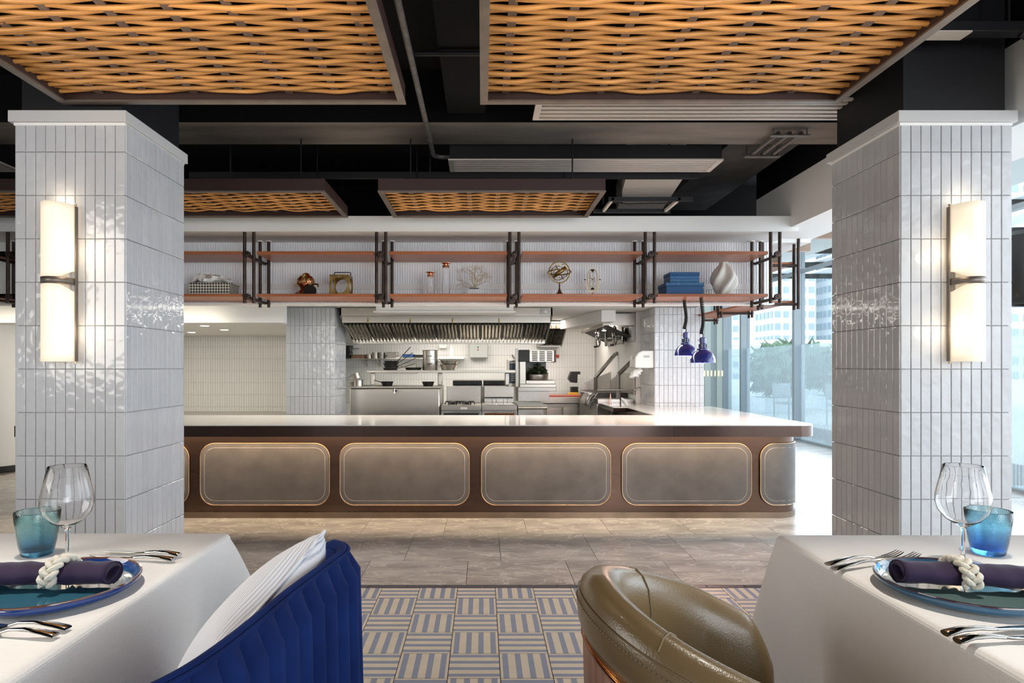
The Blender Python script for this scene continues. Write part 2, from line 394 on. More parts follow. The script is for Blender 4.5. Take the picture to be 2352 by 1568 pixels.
def linen(name, col, scale=720, st=.25, two=True):
    m = mat(name, col, .82); t = m.node_tree; b = t.nodes['Principled BSDF']
    tcn = t.nodes.new('ShaderNodeTexCoord'); 
    w1 = t.nodes.new('ShaderNodeTexWave'); w1.bands_direction = 'Y'; w1.inputs['Scale'].default_value = scale/10; L(t, tcn.outputs['Object'], w1.inputs['Vector'])
    w2 = t.nodes.new('ShaderNodeTexWave'); w2.bands_direction = 'Z'; w2.inputs['Scale'].default_value = scale/10; L(t, tcn.outputs['Object'], w2.inputs['Vector'])
    ad = t.nodes.new('ShaderNodeMath'); ad.operation = 'ADD'; L(t, w1.outputs['Fac'], ad.inputs[0]); L(t, w2.outputs['Fac'], ad.inputs[1])
    bp = t.nodes.new('ShaderNodeBump'); bp.inputs['Strength'].default_value = st; bp.inputs['Distance'].default_value = .002
    L(t, ad.outputs[0], bp.inputs['Height']); L(t, bp.outputs[0], b.inputs['Normal']); b.inputs['Sheen Weight'].default_value = .1; return m
M['linen'] = linen('white_table_linen', (.74, .725, .70))
def pinstripe():
    m = mat('grey_pinstripe_cotton', (.6, .6, .62), .85); t = m.node_tree; b = t.nodes['Principled BSDF']
    tcn = t.nodes.new('ShaderNodeTexCoord'); mp = t.nodes.new('ShaderNodeMapping'); mp.inputs['Rotation'].default_value = (math.radians(12), 0, 0); L(t, tcn.outputs['Object'], mp.inputs[0])
    w1 = t.nodes.new('ShaderNodeTexWave'); w1.bands_direction = 'Z'; w1.inputs['Scale'].default_value = 95; w1.inputs['Distortion'].default_value = 1.2; w1.inputs['Detail Scale'].default_value = .4
    L(t, mp.outputs[0], w1.inputs['Vector']); r = t.nodes.new('ShaderNodeValToRGB')
    r.color_ramp.elements[0].color = (.34, .36, .42, 1); r.color_ramp.elements[1].color = (.56, .57, .60, 1); r.color_ramp.elements[1].position = .45
    L(t, w1.outputs['Fac'], r.inputs['Fac']); L(t, r.outputs['Color'], b.inputs['Base Color']); return m
M['pin'] = pinstripe()
def glaze(name, top, rim, body):
    m = mat(name, top, .06, coat=.6); t = m.node_tree; b = t.nodes['Principled BSDF']
    tcn = t.nodes.new('ShaderNodeTexCoord'); sp = t.nodes.new('ShaderNodeSeparateXYZ'); L(t, tcn.outputs['Object'], sp.inputs[0])
    ln = t.nodes.new('ShaderNodeVectorMath'); ln.operation = 'MULTIPLY'; ln.inputs[1].default_value = (1, 1, 0); L(t, tcn.outputs['Object'], ln.inputs[0])
    le = t.nodes.new('ShaderNodeVectorMath'); le.operation = 'LENGTH'; L(t, ln.outputs[0], le.inputs[0])
    n = t.nodes.new('ShaderNodeTexNoise'); n.inputs['Scale'].default_value = 40; n.inputs['Detail'].default_value = 6; L(t, tcn.outputs['Object'], n.inputs['Vector'])
    nm = t.nodes.new('ShaderNodeMath'); nm.operation = 'MULTIPLY_ADD'; nm.inputs[1].default_value = .006; nm.inputs[2].default_value = -.003; L(t, n.outputs['Fac'], nm.inputs[0])
    ad = t.nodes.new('ShaderNodeMath'); ad.operation = 'ADD'; L(t, le.outputs['Value'], ad.inputs[0]); L(t, nm.outputs[0], ad.inputs[1])
    r = t.nodes.new('ShaderNodeValToRGB'); e = r.color_ramp.elements
    mr = t.nodes.new('ShaderNodeMapRange'); mr.inputs[1].default_value = .10; mr.inputs[2].default_value = .15; L(t, ad.outputs[0], mr.inputs[0]); L(t, mr.outputs[0], r.inputs['Fac'])
    e[0].color = (*top, 1); e[0].position = .35; e[1].color = (*body, 1); e[1].position = .8
    # brown bare rim by height
    zz = t.nodes.new('ShaderNodeMath'); zz.operation = 'MULTIPLY_ADD'; zz.inputs[1].default_value = .003; L(t, n.outputs['Fac'], zz.inputs[0]); L(t, sp.outputs[2], zz.inputs[2])
    g = t.nodes.new('ShaderNodeMapRange'); g.inputs[1].default_value = .0235; g.inputs[2].default_value = .0262; L(t, zz.outputs[0], g.inputs[0])
    mx = t.nodes.new('ShaderNodeMix'); mx.data_type = 'RGBA'; L(t, g.outputs[0], mx.inputs['Factor']); L(t, r.outputs['Color'], mx.inputs['A']); mx.inputs['B'].default_value = (*rim, 1)
    L(t, mx.outputs['Result'], b.inputs['Base Color']); return m
M['plateL'] = glaze('teal_blue_glaze', (.035, .13, .19), (.13, .055, .03), (.010, .045, .20))
M['plateR'] = glaze('green_blue_glaze', (.11, .18, .17), (.05, .025, .03), (.03, .10, .18))
def checker_mat():
    m = mat('bone_and_black_inlay', (.6,.58,.5), .4); t = m.node_tree; b = t.nodes['Principled BSDF']
    tcn = t.nodes.new('ShaderNodeTexCoord'); mp = t.nodes.new('ShaderNodeMapping'); mp.inputs['Rotation'].default_value = (0, PI/4, 0); mp.inputs['Location'].default_value = (.5,.5,.5)
    L(t, tcn.outputs['Object'], mp.inputs[0]); ch = t.nodes.new('ShaderNodeTexChecker'); ch.inputs['Scale'].default_value = 62
    ch.inputs['Color1'].default_value = (.66, .62, .52, 1); ch.inputs['Color2'].default_value = (.045, .04, .04, 1)
    L(t, mp.outputs[0], ch.inputs['Vector']); L(t, ch.outputs['Color'], b.inputs['Base Color']); return m
M['inlay'] = checker_mat()
def bluebox_mat():
    m = mat('blue_patterned_paper', (.02,.10,.24), .5); t = m.node_tree; b = t.nodes['Principled BSDF']
    tcn = t.nodes.new('ShaderNodeTexCoord'); mp = t.nodes.new('ShaderNodeMapping'); mp.inputs['Scale'].default_value = (1, 1, .6); L(t, tcn.outputs['Object'], mp.inputs[0])
    vo = t.nodes.new('ShaderNodeTexVoronoi'); vo.inputs['Scale'].default_value = 75; vo.inputs['Randomness'].default_value = .15; L(t, mp.outputs[0], vo.inputs['Vector'])
    r = t.nodes.new('ShaderNodeValToRGB'); r.color_ramp.interpolation = 'CONSTANT'; r.color_ramp.elements[0].color = (.10, .30, .47, 1); r.color_ramp.elements[1].color = (.012, .075, .20, 1); r.color_ramp.elements[1].position = .26
    L(t, vo.outputs['Distance'], r.inputs['Fac']); L(t, r.outputs['Color'], b.inputs['Base Color']); return m
M['bluebox'] = bluebox_mat()
def fluted_mat():
    return mat('pale_fluted_panel', (.86, .86, .87), .35)
M['fluted'] = fluted_mat()
# =================================================================== THE SHELL
fl = bx(-6.2, 6.6, -4, 14, -.05, -.004).build('floor', M['cgrout']); tag(fl, kind='structure')
# striped cement tiles near the tables
T = .2045; XT0 = -.1346; YT0 = 3.334
me_t = mesh_only(bx(-.1005, .1005, -.1005, .1005, -.006, 0), 'tile', M['ctile'])
me_h = mesh_only(bx(-.1005, .1005, -.073, .073, -.006, 0), 'tile', M['ctile'])
me_h2 = mesh_only(bx(-.073, .073, -.1005, .1005, -.006, 0), 'tile', M['ctile'])
for c in range(-12, 13):
    x = XT0 + (c + .5) * T
    vert = (c % 2 == 1)
    piece('tile', me_h if vert else me_h2, (x, YT0 - .075, 0), fl, None if vert else (0, 0, PI/2))
    for r in range(10):
        y = YT0 - .150 - (r + .5) * T
        v = ((c + r + 1) % 2 == 1)
        piece('tile', me_t, (x, y, 0), fl, None if v else (0, 0, PI/2))
bm_ = mesh_only(bx(-.0985, .0985, -.0195, .0195, -.006, 0), 'border_tile', M['navytile'])
for c in range(-13, 14):
    piece('border_tile', bm_, (X(800 + 342/3.675, 3.36) + c * .2045, 3.357, 0), fl)
bx(-6.2, 6.6, 3.378, 14, -.02, -.0035).build('slab_bed', mat('slab_joint', (.10, .09, .08), .9), fl)
SW, SD = .602, .6
me_s = mesh_only(bx(-.2995, .2995, -.2985, .2985, -.01, 0), 'slab', M['slab'])
me_s0 = mesh_only(bx(-.2995, .2995, -.208, .208, -.01, 0), 'slab', M['slab'])
rows = [(3.59, -.0895, me_s0)]
off = [.1155, -.278, -.09, .11, -.28]
for k in range(17): rows.append((3.80 + .3 + k * .6, off[k % 5], me_s))
for y, x0, me in rows:
    for c in range(-9, 9):
        x = x0 + (c + .5) * SW
        if x < -5.9 or x > 5.3: continue
        if y > 5.7 and -3.3 < x < 2.4: continue          # floor behind the bar is out of sight
        piece('slab', me, (x, y, 0), fl)
kf = bx(-3.5, 2.45, 5.75, 10.3, -.004, -.001).build('kitchen_floor', M['grey'], fl)
bx(-6.2, 6.6, -4, 1.12, -.004, 0).build('tiled_floor_field', M['ctile'], fl)

ceil = bx(-6.2, 2.9, -4, 13, 3.05, 3.15).build('ceiling', M['black']); tag(ceil, kind='structure')
bx(-6.2, 2.92, 6.3, 6.36, 1.94, 3.05).build('black_upstand', M['black'], ceil)
bx(2.9, 6.6, -4, 14, 3.45, 3.5).build('ceiling_panel', M['white'], ceil)
bx(-3.5, 2.45, 5.4, 10.4, 1.88, 1.93).build('kitchen_ceiling', M['white'], ceil)
bx(-6.2, -2.226, 6.42, 10, 1.68, 1.74).build('alcove_ceiling', M['white'], ceil)
for px_, py_ in ((440, 763), (515, 757), (470, 748)):
    Dd = .48 * FPX / (842 - py_)
    MB().lathe([(.001, 1.676), (.045, 1.676), (.05, 1.68)], (X(px_, Dd), Dd, 0), 16).build('downlight', M['emit'], ceil)
# white bulkhead the shelves hang from
bk = MB(); bk.box(-6.2, 2.56, 4.97, 5.42, 2.296, 2.42)
b_ = bk.build('trim_1', M['white']); tag(b_, kind='structure')
bx(-6.2, 2.56, 5.42, 5.50, 1.76, 2.42).build('backing', M['white'], b_)
fb = MB()
xx = -3.9
while xx < 2.52:
    fb.add([(xx, 5.42, 1.762), (xx+.006, 5.413, 1.762), (xx+.016, 5.413, 1.762), (xx+.022, 5.42, 1.762),
            (xx, 5.42, 2.296), (xx+.006, 5.413, 2.296), (xx+.016, 5.413, 2.296), (xx+.022, 5.42, 2.296)], [(0,1,5,4),(1,2,6,5),(2,3,7,6)])
    xx += .022
tag(fb.build('fluting', M['fluted'], b_, fix=False), kind='stuff')
bx(-6.2, 2.56, 5.38, 5.50, 1.745, 1.762).build('bottom_rail', M['white'], b_)
sf = bx(2.50, 2.92, -1.0, 5.6, 2.33, 2.72).build('trim_2', M['white']); tag(sf, kind='structure')
bx(2.50, 2.92, -1.0, 5.6, 2.72, 3.05).build('upper_face', M['black'], sf)
# alcove front
af = bx(-6.2, -2.07, 6.4, 6.5, 1.66, 2.0).build('trim_3', M['white']); tag(af, kind='structure')

def tiled_wall(name, x0, x1, y, z0, z1, tw, th, zref, parent=None, kind='structure', wall_top=None):
    w_ = bx(x0, x1, y, y + .1, 0, wall_top or z1).build(name, M['white'] if wall_top else M['grout'], parent)
    if kind: tag(w_, kind=kind)
    if wall_top: bx(x0, x1, y-.002, y, z0, z1).build('grout_bed', M['grout'], w_)
    t = MB(); nx = int((x1 - x0) / tw); k0 = int((z0 - zref) / th) - 1
    for i in range(nx):
        for k in range(k0, k0 + 20):
            za, zb = max(z0, zref + k*th), min(z1, zref + (k+1)*th)
            if zb - za < .02: continue
            j = random.uniform(-.0012, .0012)
            t.box(x0 + i*tw + .0014, x0 + (i+1)*tw - .0014, y - .009 + j, y - .002, za + .002, zb - .002)
    tag(t.build('tile', M['tile_flat'], w_), kind='stuff')
    return w_
tiled_wall('wall_kitchen', -3.3, 1.9, 10.25, .6, 1.785, .0458, .2, Z(788, 10.25) , wall_top=1.9)
tiled_wall('wall_alcove', -6.2, -2.2, 9.6, .5, 1.68, .0375, .187, Z(851, 9.6))
ws = bx(1.9, 1.98, 7.6, 10.3, 0, 1.9).build('wall_kitchen_right', M['white']); tag(ws, kind='structure')
wl = bx(-6.3, -6.2, -4, 14, 0, 3.1).build('wall_left', M['white']); tag(wl, kind='structure')
wrr = bx(-6.3, 1.4, -4.1, -4.0, 0, 3.1).build('wall_rear', mat('taupe_paint', (.32, .29, .26), .8)); tag(wrr, kind='structure')
bx(1.4, 6.6, -4.1, -4.0, 2.9, 3.5).build('lintel', M['white'], wrr)
# curved white partition with a dark skirting, left of the bar
pts = [(-6.2 + .95*math.sin(a), 7.55 - .95*math.cos(a)) for a in [PI/2*k/10 for k in range(11)]]
cw = MB(); cw.prism([(-6.2, 6.6)] + pts[1:] + [(-5.25, 8.6), (-5.35, 8.6), (-5.35, 7.6), (-6.2, 7.6)], 0, 2.3)
cwo = cw.build('wall_curved', M['white'], smooth=40); tag(cwo, kind='structure')
sk = MB(); sk.prism([(-6.2, 6.588)] + [(x + .008, y - .008) for x, y in pts[1:]] + [(-5.242, 8.6), (-5.35, 8.6), (-5.35, 7.6), (-6.2, 7.6)], 0, .07)
sko = sk.build('baseboard_left', M['blackplastic'], smooth=40); tag(sko, kind='structure')
# far right end wall with fluted pale panels and small wall lights
ew = bx(1.98, 5.28, 13.0, 13.1, 0, 3.45).build('wall_back', mat('pale_blue_grey_paint', (.50, .58, .60), .6)); tag(ew, kind='structure')
fm = MB(); q = 2.6
while q < 5.1: fm.box(q, q + .13, 12.93, 13.0, 0, 3.4); q += .26
tag(fm.build('upright_batten', mat('pale_batten', (.60, .64, .60), .5), ew), kind='stuff')
for k in range(6):
    bx(4.66 + .075*k, 4.68 + .075*k, 12.90, 12.93, 1.0, 1.12).build('wall_light', mat('little_lamp', (1,.9,.7), .4, emit=(1,.85,.6), estr=.5) if k == 0 else bpy.data.materials['little_lamp'], ew)
# glass wall on the right
gw = bx(5.12, 5.24, 2.0, 13.0, -.004, .03).build('window_1', M['mullion']); tag(gw, kind='structure')
bx(5.12, 5.24, 2.0, 13.0, 3.38, 3.45).build('head_frame', M['mullion'], gw)
bx(5.14, 5.22, 2.0, 13.0, 2.72, 2.77).build('transom', M['mullion'], gw)
MU = [2.0, 4.1, 6.25, 8.2, 10.0, 12.05, 12.95]
for y in MU: bx(5.06, 5.24, y - .035, y + .035, .03, 3.38).build('mullion', M['mullion'], gw, bevel=.006)
for a, b in zip(MU[:-1], MU[1:]):
    bx(5.176, 5.184, a + .035, b - .035, .03, 3.38).build('pane', M['pane'], gw)
    bx(5.168, 5.172, a + .035, b - .035, .03, 1.56).build('window_film', M['film'], gw)
# timber slats at the top of the glass wall
for k in range(6):
    d = 6.6 + k * .95
    o = bx(4.35, 5.05, d, d + .09, 2.98, 3.14).build('timber_slat', M['timber'], ceil)

# =================================================================== OUTSIDE
deck = bx(5.3, 60, -10, 60, -.35, -.02).build('terrace_deck', M['concrete_out']); tag(deck, kind='structure')
def tower(x, y, wx, wy, h, nf, ncol, label, base=-2):
    t = thing('tower_block', label, 'building', (x, y, base), group='towers beyond the glass')
    bx(x-wx/2, x+wx/2, y-wy/2, y+wy/2, base, h).build('walls', M['tower'], t)
    g = MB()
    for f in range(nf):
        z0 = base + 1 + f * (h - base - 2) / nf; hz = (h - base - 2) / nf * .5
        for c in range(ncol):
            xa = x - wx/2 + (c + .2) * wx / ncol; g.box(xa, xa + .6*wx/ncol, y-wy/2-.15, y-wy/2+.05, z0, z0 + hz)
        for c in range(ncol):
            ya = y - wy/2 + (c + .2) * wy / ncol; g.box(x-wx/2-.15, x-wx/2+.05, ya, ya + .6*wy/ncol, z0, z0 + hz)
    tag(g.build('windows', M['towerglass'], t), kind='stuff')
    return t
tower(59, 120, 8, 8, 60, 26, 5, 'slim pale tower seen left of the wide mullion')
tower(42.5, 112, 5.5, 8, 46, 22, 4, 'broad pale tower above the lit mullions, leftmost beyond the glass')
tower(70, 118, 9, 9, 70, 30, 6, 'tall pale tower seen right beside the tiled column')
tower(102, 118, 14, 14, 52, 20, 6, 'pale tower beyond the glass, hidden behind the right column')
rd = thing('viaduct', 'pale grey road viaduct in front of the towers', 'bridge', (50, 80, -2))
bx(20, 120, 78, 84, 2.6, 3.9).build('deck', M['concrete_out'], rd)
bx(20, 120, 77.7, 78, 3.9, 4.6).build('parapet', M['tower'], rd)
for k in range(8): bx(26 + 12*k, 27.6 + 12*k, 79, 82, -2, 2.6).build('pier', M['concrete_out'], rd)
gh = bx(6, 200, 60, 260, -2.1, -2).build('ground_outside', M['concrete_out']); tag(gh, kind='structure')
def bush(x, y, r, h, label):
    t = thing('garden_shrub', label, 'shrub', (x, y, -.02), group='shrubs on the terrace')
    rnd = random.Random(int(x*100)); f = MB()
    for i in range(420):
        a, b_2, c_ = rnd.uniform(0, 2*PI), rnd.uniform(-1, 1), rnd.uniform(.55, 1)
        s_ = math.sqrt(1 - b_2*b_2); p = Vector((x + r*c_*s_*math.cos(a), y + r*c_*s_*math.sin(a), .35 + h/2 + h/2*c_*b_2))
        d = Vector((rnd.uniform(-1,1), rnd.uniform(-1,1), rnd.uniform(-1,1))).normalized()*r*.22; e = d.orthogonal().normalized()*r*.09
        f.add([p - d, p + e, p + d, p - e], [(0, 1, 2, 3)])
    tag(f.build('foliage', M['leaf_out'], t, fix=False), kind='stuff')
    tb([(x, y, .3), (x, y, .4 + h*.5)], .03, 6).build('stem', M['timber'], t)
    bx(x - r*.6, x + r*.6, y - r*.6, y + r*.6, -.02, .38).build('planter', M['tower'], t, bevel=.02)
bush(10.2, 17.4, 1.1, 1.5, 'round green shrub in a pale planter, the one nearest the wide mullion')
bush(7.9, 16.6, .8, 1.2, 'smaller green shrub beyond the frosted glass, leftmost of the shrubs')
bush(14.0, 19.0, 1.3, 1.3, 'wide green shrub beyond the glass beside the right column')
bush(12.0, 24.0, 1.6, 1.9, 'tall green shrub farthest out on the terrace')
pg = thing('terrace_canopy', 'dark slatted canopy with steel beams over the terrace outside', 'canopy', (9, 14, -.02))
for k in range(5): bx(6.0, 16.0, 11 + 2.2*k, 11.09 + 2.2*k, 4.05, 4.2).build('beam', M['blackmetal'], pg)
for k in range(9): bx(6.2 + 1.1*k, 6.9 + 1.1*k, 10.6, 20.4, 4.2, 4.25).build('roof_slat', M['tower'], pg)
for a_, b_2 in ((6.6, 19.9), (15.8, 19.9), (15.8, 11.05)): bx(a_-.06, a_+.06, b_2-.06, b_2+.06, -.02, 4.05).build('post', M['blackmetal'], pg)
def terrace_chair(x, y, rz, label):
    t = thing('terrace_chair', label, 'chair', (0,0,0), group='chairs on the terrace')
    bx(-.23, .23, -.23, .23, .42, .46).build('seat', M['mullion'], t, bevel=.01)
    bx(-.23, .23, .2, .24, .55, .86).build('backrest', M['mullion'], t, bevel=.01)
    for a in (-1, 1):
        tb([(a*.2, -.2, 0), (a*.2, -.2, .42)], .014, 6).build('leg', M['mullion'], t)
        tb([(a*.2, .22, 0), (a*.2, .22, .86)], .014, 6).build('leg', M['mullion'], t)
    t.location = (x, y, -.02); t.rotation_euler.z = rz
terrace_chair(6.6, 13.2, .3, 'grey outdoor chair behind the frosted glass, leftmost of the terrace chairs')
terrace_chair(7.3, 12.4, 1.9, 'grey outdoor chair behind the frosted glass left of the wide mullion')
terrace_chair(7.4, 11.1, 2.6, 'grey outdoor chair behind the frosted glass right of the wide mullion')
terrace_chair(6.3, 10.4, 1.2, 'grey outdoor chair behind the frosted glass beside the right column')

# =================================================================== COLUMNS
def column(name, label, x0, x1, y0, y1, cap, side, zref=1.189, tw=.0458, th=.2, ztop=2.322, rough_faces=True):
    t = thing(name, label, 'column', ((x0+x1)/2, (y0+y1)/2, 0))
    g = .006
    bx(x0+g, x1-g, y0+g, y1-g, 0, ztop + (.05 if cap else 0)).build('core', M['grout'], t)
    nf = round((x1-x0)/tw); tf = (x1-x0)/nf; ns = round((y1-y0)/tw); ts = (y1-y0)/ns
    def tilemesh(w_, h_, nm):
        m_ = MB(); a, b, c = w_/2 - .0013, h_/2 - .0013, .002
        m_.add([(-a,.003,-b),(a,.003,-b),(a,.003,b),(-a,.003,b),(-a+c,-.004,-b+c),(a-c,-.004,-b+c),(a-c,-.004,b-c),(-a+c,-.004,b-c),(-a,-.002,-b),(a,-.002,-b),(a,-.002,b),(-a,-.002,b)],
               [(4,5,6,7),(8,9,5,4),(9,10,6,5),(10,11,7,6),(11,8,4,7),(0,1,9,8),(1,2,10,9),(2,3,11,10),(3,0,8,11)])
        return mesh_only(m_, nm, M['tile'])
    cache = {}
    zs = []; k = -8
    while zref + k*th < ztop:
        za, zb = max(0, zref + k*th), min(ztop, zref + (k+1)*th)
        if zb - za > .015: zs.append((za, zb))
        k += 1
    def face(n, w_, fn, nm, stuff):
        jm = MB()
        for i in range(n):
            for za, zb in zs:
                key = (nm, round(zb-za, 4)); hh = zb - za
                p, rz = fn(i)
                if stuff:
                    R = Matrix.Rotation(rz, 3, 'Z'); a, b = w_/2 - .0013, hh/2 - .0013
                    vs = [Vector(p) + R @ Vector(v) for v in ((-a,.0,-b),(a,0,-b),(a,0,b),(-a,0,b),(-a,-.004,-b),(a,-.004,-b),(a,-.004,b),(-a,-.004,b))]
                    jm.add([v + Vector((0,0,(za+zb)/2)) for v in vs], [(4,5,6,7),(0,1,5,4),(1,2,6,5),(2,3,7,6),(3,0,4,7)])
                else:
                    if key not in cache: cache[key] = tilemesh(w_, hh, 'tile')
                    e = .0035
                    piece('tile', cache[key], (p[0], p[1], (za+zb)/2), t, (random.uniform(-e, e), random.uniform(-e/3, e/3), rz + random.uniform(-e*2, e*2)))
        if stuff: tag(jm.build('tiles_on_far_faces', M['tile'], t), kind='stuff')
    face(nf, tf, lambda i: ((x0 + (i+.5)*tf, y0, 0), 0), 'f', False)
    right = lambda i: ((x1, y0 + (i+.5)*ts, 0), PI/2)
    left = lambda i: ((x0, y1 - (i+.5)*ts, 0), -PI/2)
    face(ns, ts, right if side > 0 else left, 's', False)
    if rough_faces:
        face(ns, ts, left if side > 0 else right, 's', True)
        face(nf, tf, lambda i: ((x1 - (i+.5)*tf, y1, 0), PI), 'f', True)
    if cap:
        bx(x0-.022, x1+.014, y0-.022, y1+.022, ztop, ztop+.052).build('cap', M['cap'], t, bevel=.002)
        bx(x0-.006, x1+.002, y0-.006, y1+.006, ztop-.012, ztop).build('cap_reveal', M['white'], t)
        bx(x0+.02, x1-.02, y0+.01, y1-.01, ztop+.052, 3.05).build('boxed_top', M['blackmetal'], t)
    return t
column('tiled_column', 'square column of glossy white tiles with white cap, at the left beside the wall light', -2.150, -1.646, 2.83, 3.38, True, 1)
column('tiled_column', 'square column of glossy white tiles with white cap, at the right beside the wall light', 1.927, 2.437, 2.83, 3.38, True, -1)
column('kitchen_pier', 'plain white tiled pier between the lit alcove and the open kitchen', -2.226, -1.678, 6.96, 7.53, False, 1, Z(788.5, 6.96), .0490, .2012, 1.876, False)
column('kitchen_pillar', 'white tiled pillar on the marble counter behind the two blue heat lamps', 1.955, 2.512, 6.96, 7.55, False, -1, Z(844, 6.96), .0500, .2005, 1.876, False)

# =================================================================== WALL SCONCES
def sconce(label, cx_, sgn, group):
    t = thing('wall_sconce', label, 'wall light', (cx_, 2.82, 1.58), group=group)
    def shade(z0, z1, inner):
        m_ = MB(); rows = []
        n = 14; w2, dp = .066, .085
        nz = 10
        for j in range(nz + 1):
            z = z0 + (z1 - z0)*j/nz; r = []
            for i in range(n + 1):
                a = PI * i / n
                x = -w2*math.cos(a); y = -dp*math.sin(a)
                zz = z
                # rounded corner beside the central strap, on the side of the metal spine
                if inner != 0:
                    s_ = max(0, (-x*sgn*-1)/w2) if False else max(0, (x*sgn)/w2)
                    lim = .030 * (max(0, s_ - .5)/.5)**2
                    if inner > 0: zz = max(z, z0 + lim)
                    else: zz = min(z, z1 - lim)
                r.append((cx_ + x, 2.80 + y, zz))
            rows.append(r)
        m_.grid(rows); return m_
    shade(1.602, 1.935, 1).build('upper_shade', M['opal'], t, smooth=60, solid=.004)
    shade(1.223, 1.570, -1).build('lower_shade', M['opal'], t, smooth=60, solid=.004)
    st = MB(); rows = []
    for j, z in enumerate((1.571, 1.601)):
        rows.append([(cx_ - .0675*math.cos(PI*i/14), 2.80 - .0865*math.sin(PI*i/14), z) for i in range(15)])
    st.grid(rows); st.build('strap', M['bronze'], t, smooth=60, solid=.004)
    sx_ = cx_ + sgn*.0705
    bx(sx_-.0025, sx_+.0025, 2.794, 2.812, 1.225, 1.93).build('spine', M['bronze'], t, bevel=.001)
    bx(cx_-.03, cx_+.03, 2.812, 2.824, 1.26, 1.90).build('back_plate', M['plastic'], t)
    for zz in (1.219, 1.936): MB().lathe([(.001, zz-.004), (.006, zz-.004), (.006, zz+.004), (.001, zz+.004)], (sx_, 2.795, 0), 10).build('finial', M['brass'], t)
    for zz in (1.36, 1.72): point('sconce_lamp', (cx_ + sgn*.10, 2.74, zz), .55, WARM, .035)
    point('sconce_lamp', (cx_, 2.775, 1.965), .22, WARM, .012)
    return t
sconce('lit opal wall sconce with two curved shades on the left tiled column', -1.924, 1, 'opal wall sconces')
sconce('lit opal wall sconce with two curved shades on the right tiled column', 2.198, -1, 'opal wall sconces')

# =================================================================== BAR
bar = thing('bar_counter', 'long bronze bar front with rounded leather panels below the white marble top', 'bar', (-.4, 5.2, 0))
def arc(cx_, cy_, r, a0, a1, n=10): return [(cx_ + r*math.cos(math.radians(a0+(a1-a0)*k/n)), cy_ + r*math.sin(math.radians(a0+(a1-a0)*k/n))) for k in range(n+1)]
body = [(-3.5, 5.6), (-3.5, 4.88)] + arc(2.35, 5.08, .2, -90, 0) + [(2.55, 6.94), (1.94, 6.94), (1.94, 7.5), (1.66, 7.5), (1.66, 5.6)]
MB().prism(body, .045, .6995).build('body', M['bmetal'], bar, smooth=30)
pl = [(-3.5, 5.6), (-3.5, 4.868)] + arc(2.35, 5.08, .212, -90, 0) + [(2.562, 6.94), (1.94, 6.94), (1.94, 7.5), (1.66, 7.5), (1.66, 5.6)]
MB().prism(pl, 0, .047).build('plinth', mat('plinth_bronze', (.21, .15, .105), .35, metal=.85, var=.2, vscale=4), bar, smooth=30)
def path(s, off=0):
    if s < 2.35: return (s, 4.88 - off)
    L_ = .2*PI/2
    if s < 2.35 + L_:
        a = -PI/2 + (s-2.35)/.2; return (2.35 + (.2+off)*math.cos(a), 5.08 + (.2+off)*math.sin(a))
    return (2.55 + off, 5.08 + s - 2.35 - L_)
def bar_panel(s0, s1, z0=.103, z1=.592, r=.115):
    p = thing('leather_panel', None, None, (0,0,0)); bpy.data.objects.remove(p)
    def h(s):
        d = min(s - s0, s1 - s)
        return r - math.sqrt(max(0, r*r - (r-d)**2)) if d < r else 0
    n = 44; ss = [s0 + (s1-s0)*(1-math.cos(PI*i/n))/2 for i in range(n+1)]
    rows = []
    for s in ss:
        k = h(s); x, y = path(s, .014); x1_, y1_ = path(s, -.002)
        m_ = 6; col = [(x1_, y1_, z0+k)]
        for j in range(m_+1): col.append((x, y, z0 + k + (z1-z0-2*k)*j/m_))
        col.append((x1_, y1_, z1-k)); rows.append(col)
    o = MB().grid(rows).build('leather_panel', M['leather'], bar, smooth=50)
    tr = rrect(s0, s1, z0, z1, r, 10)
    def dens(pts):
        out = []
        for i in range(len(pts)):
            a, b = pts[i], pts[(i+1) % len(pts)]; nn = max(1, int(math.dist(a, b)/.06))
            out += [(a[0]+(b[0]-a[0])*k/nn, a[1]+(b[1]-a[1])*k/nn) for k in range(nn)]
        return out
    P3 = [(*path(s, .012), z) for s, z in dens(tr)]
    tb(P3, .0048, 8, closed=True).build('brass_edge', M['brass'], o, smooth=60)
    i_ = .034
    P4 = [(*path(s, .0145), z) for s, z in dens(rrect(s0+i_, s1-i_, z0+i_, z1-i_, r-.03, 8))]
    tb(P4, .0013, 5, closed=True).build('stitching', M['stitch'], o)
    return o
for c in (-38, 285, 608, 929, 1254, 1577.5): 
    s = X(c, 4.866); bar_panel(max(s - .512, -3.45), s + .512)
bar_panel(X(1747, 4.866), X(1747, 4.866) + 1.03)
bar_panel(3.36, 4.32)
ct = thing('countertop', 'long glossy white marble countertop with rounded bronze edge', 'countertop', (-.4, 5.2, .661))
def topoly(e): return [(-3.6-e, 5.7+e), (-3.6-e, 4.72-e)] + arc(2.45, 4.87, .15+e, -90, 0) + [(2.60+e, 6.945), (1.945, 6.945), (1.945, 7.55), (1.45-e, 7.55), (1.45-e, 6.8-e), (1.6-e, 6.8-e), (1.6-e, 5.7+e)]
MB().prism(topoly(0), .700, .7445).build('edge_band', mat('brushed_dark_bronze', (.115, .080, .068), .22, metal=.95, col2=(.065, .042, .037), vscale=2.2, stretch=(.6, 1, .4), detail=4, rvar=.06), ct, smooth=30)
MB().prism(topoly(-.004), .7445, .7515).build('marble_slab', M['marble'], ct, smooth=30)
lip_o = [(-3.6, 4.72)] + arc(2.45, 4.87, .15, -90, 0) + [(2.60, 6.945)]; lip_i = [(-3.6, 4.732)] + arc(2.45, 4.87, .138, -90, 0) + [(2.588, 6.945)]
MB().prism(lip_o + lip_i[::-1], .661, .700).build('edge_lip', bpy.data.materials['brushed_dark_bronze'], ct, smooth=30)
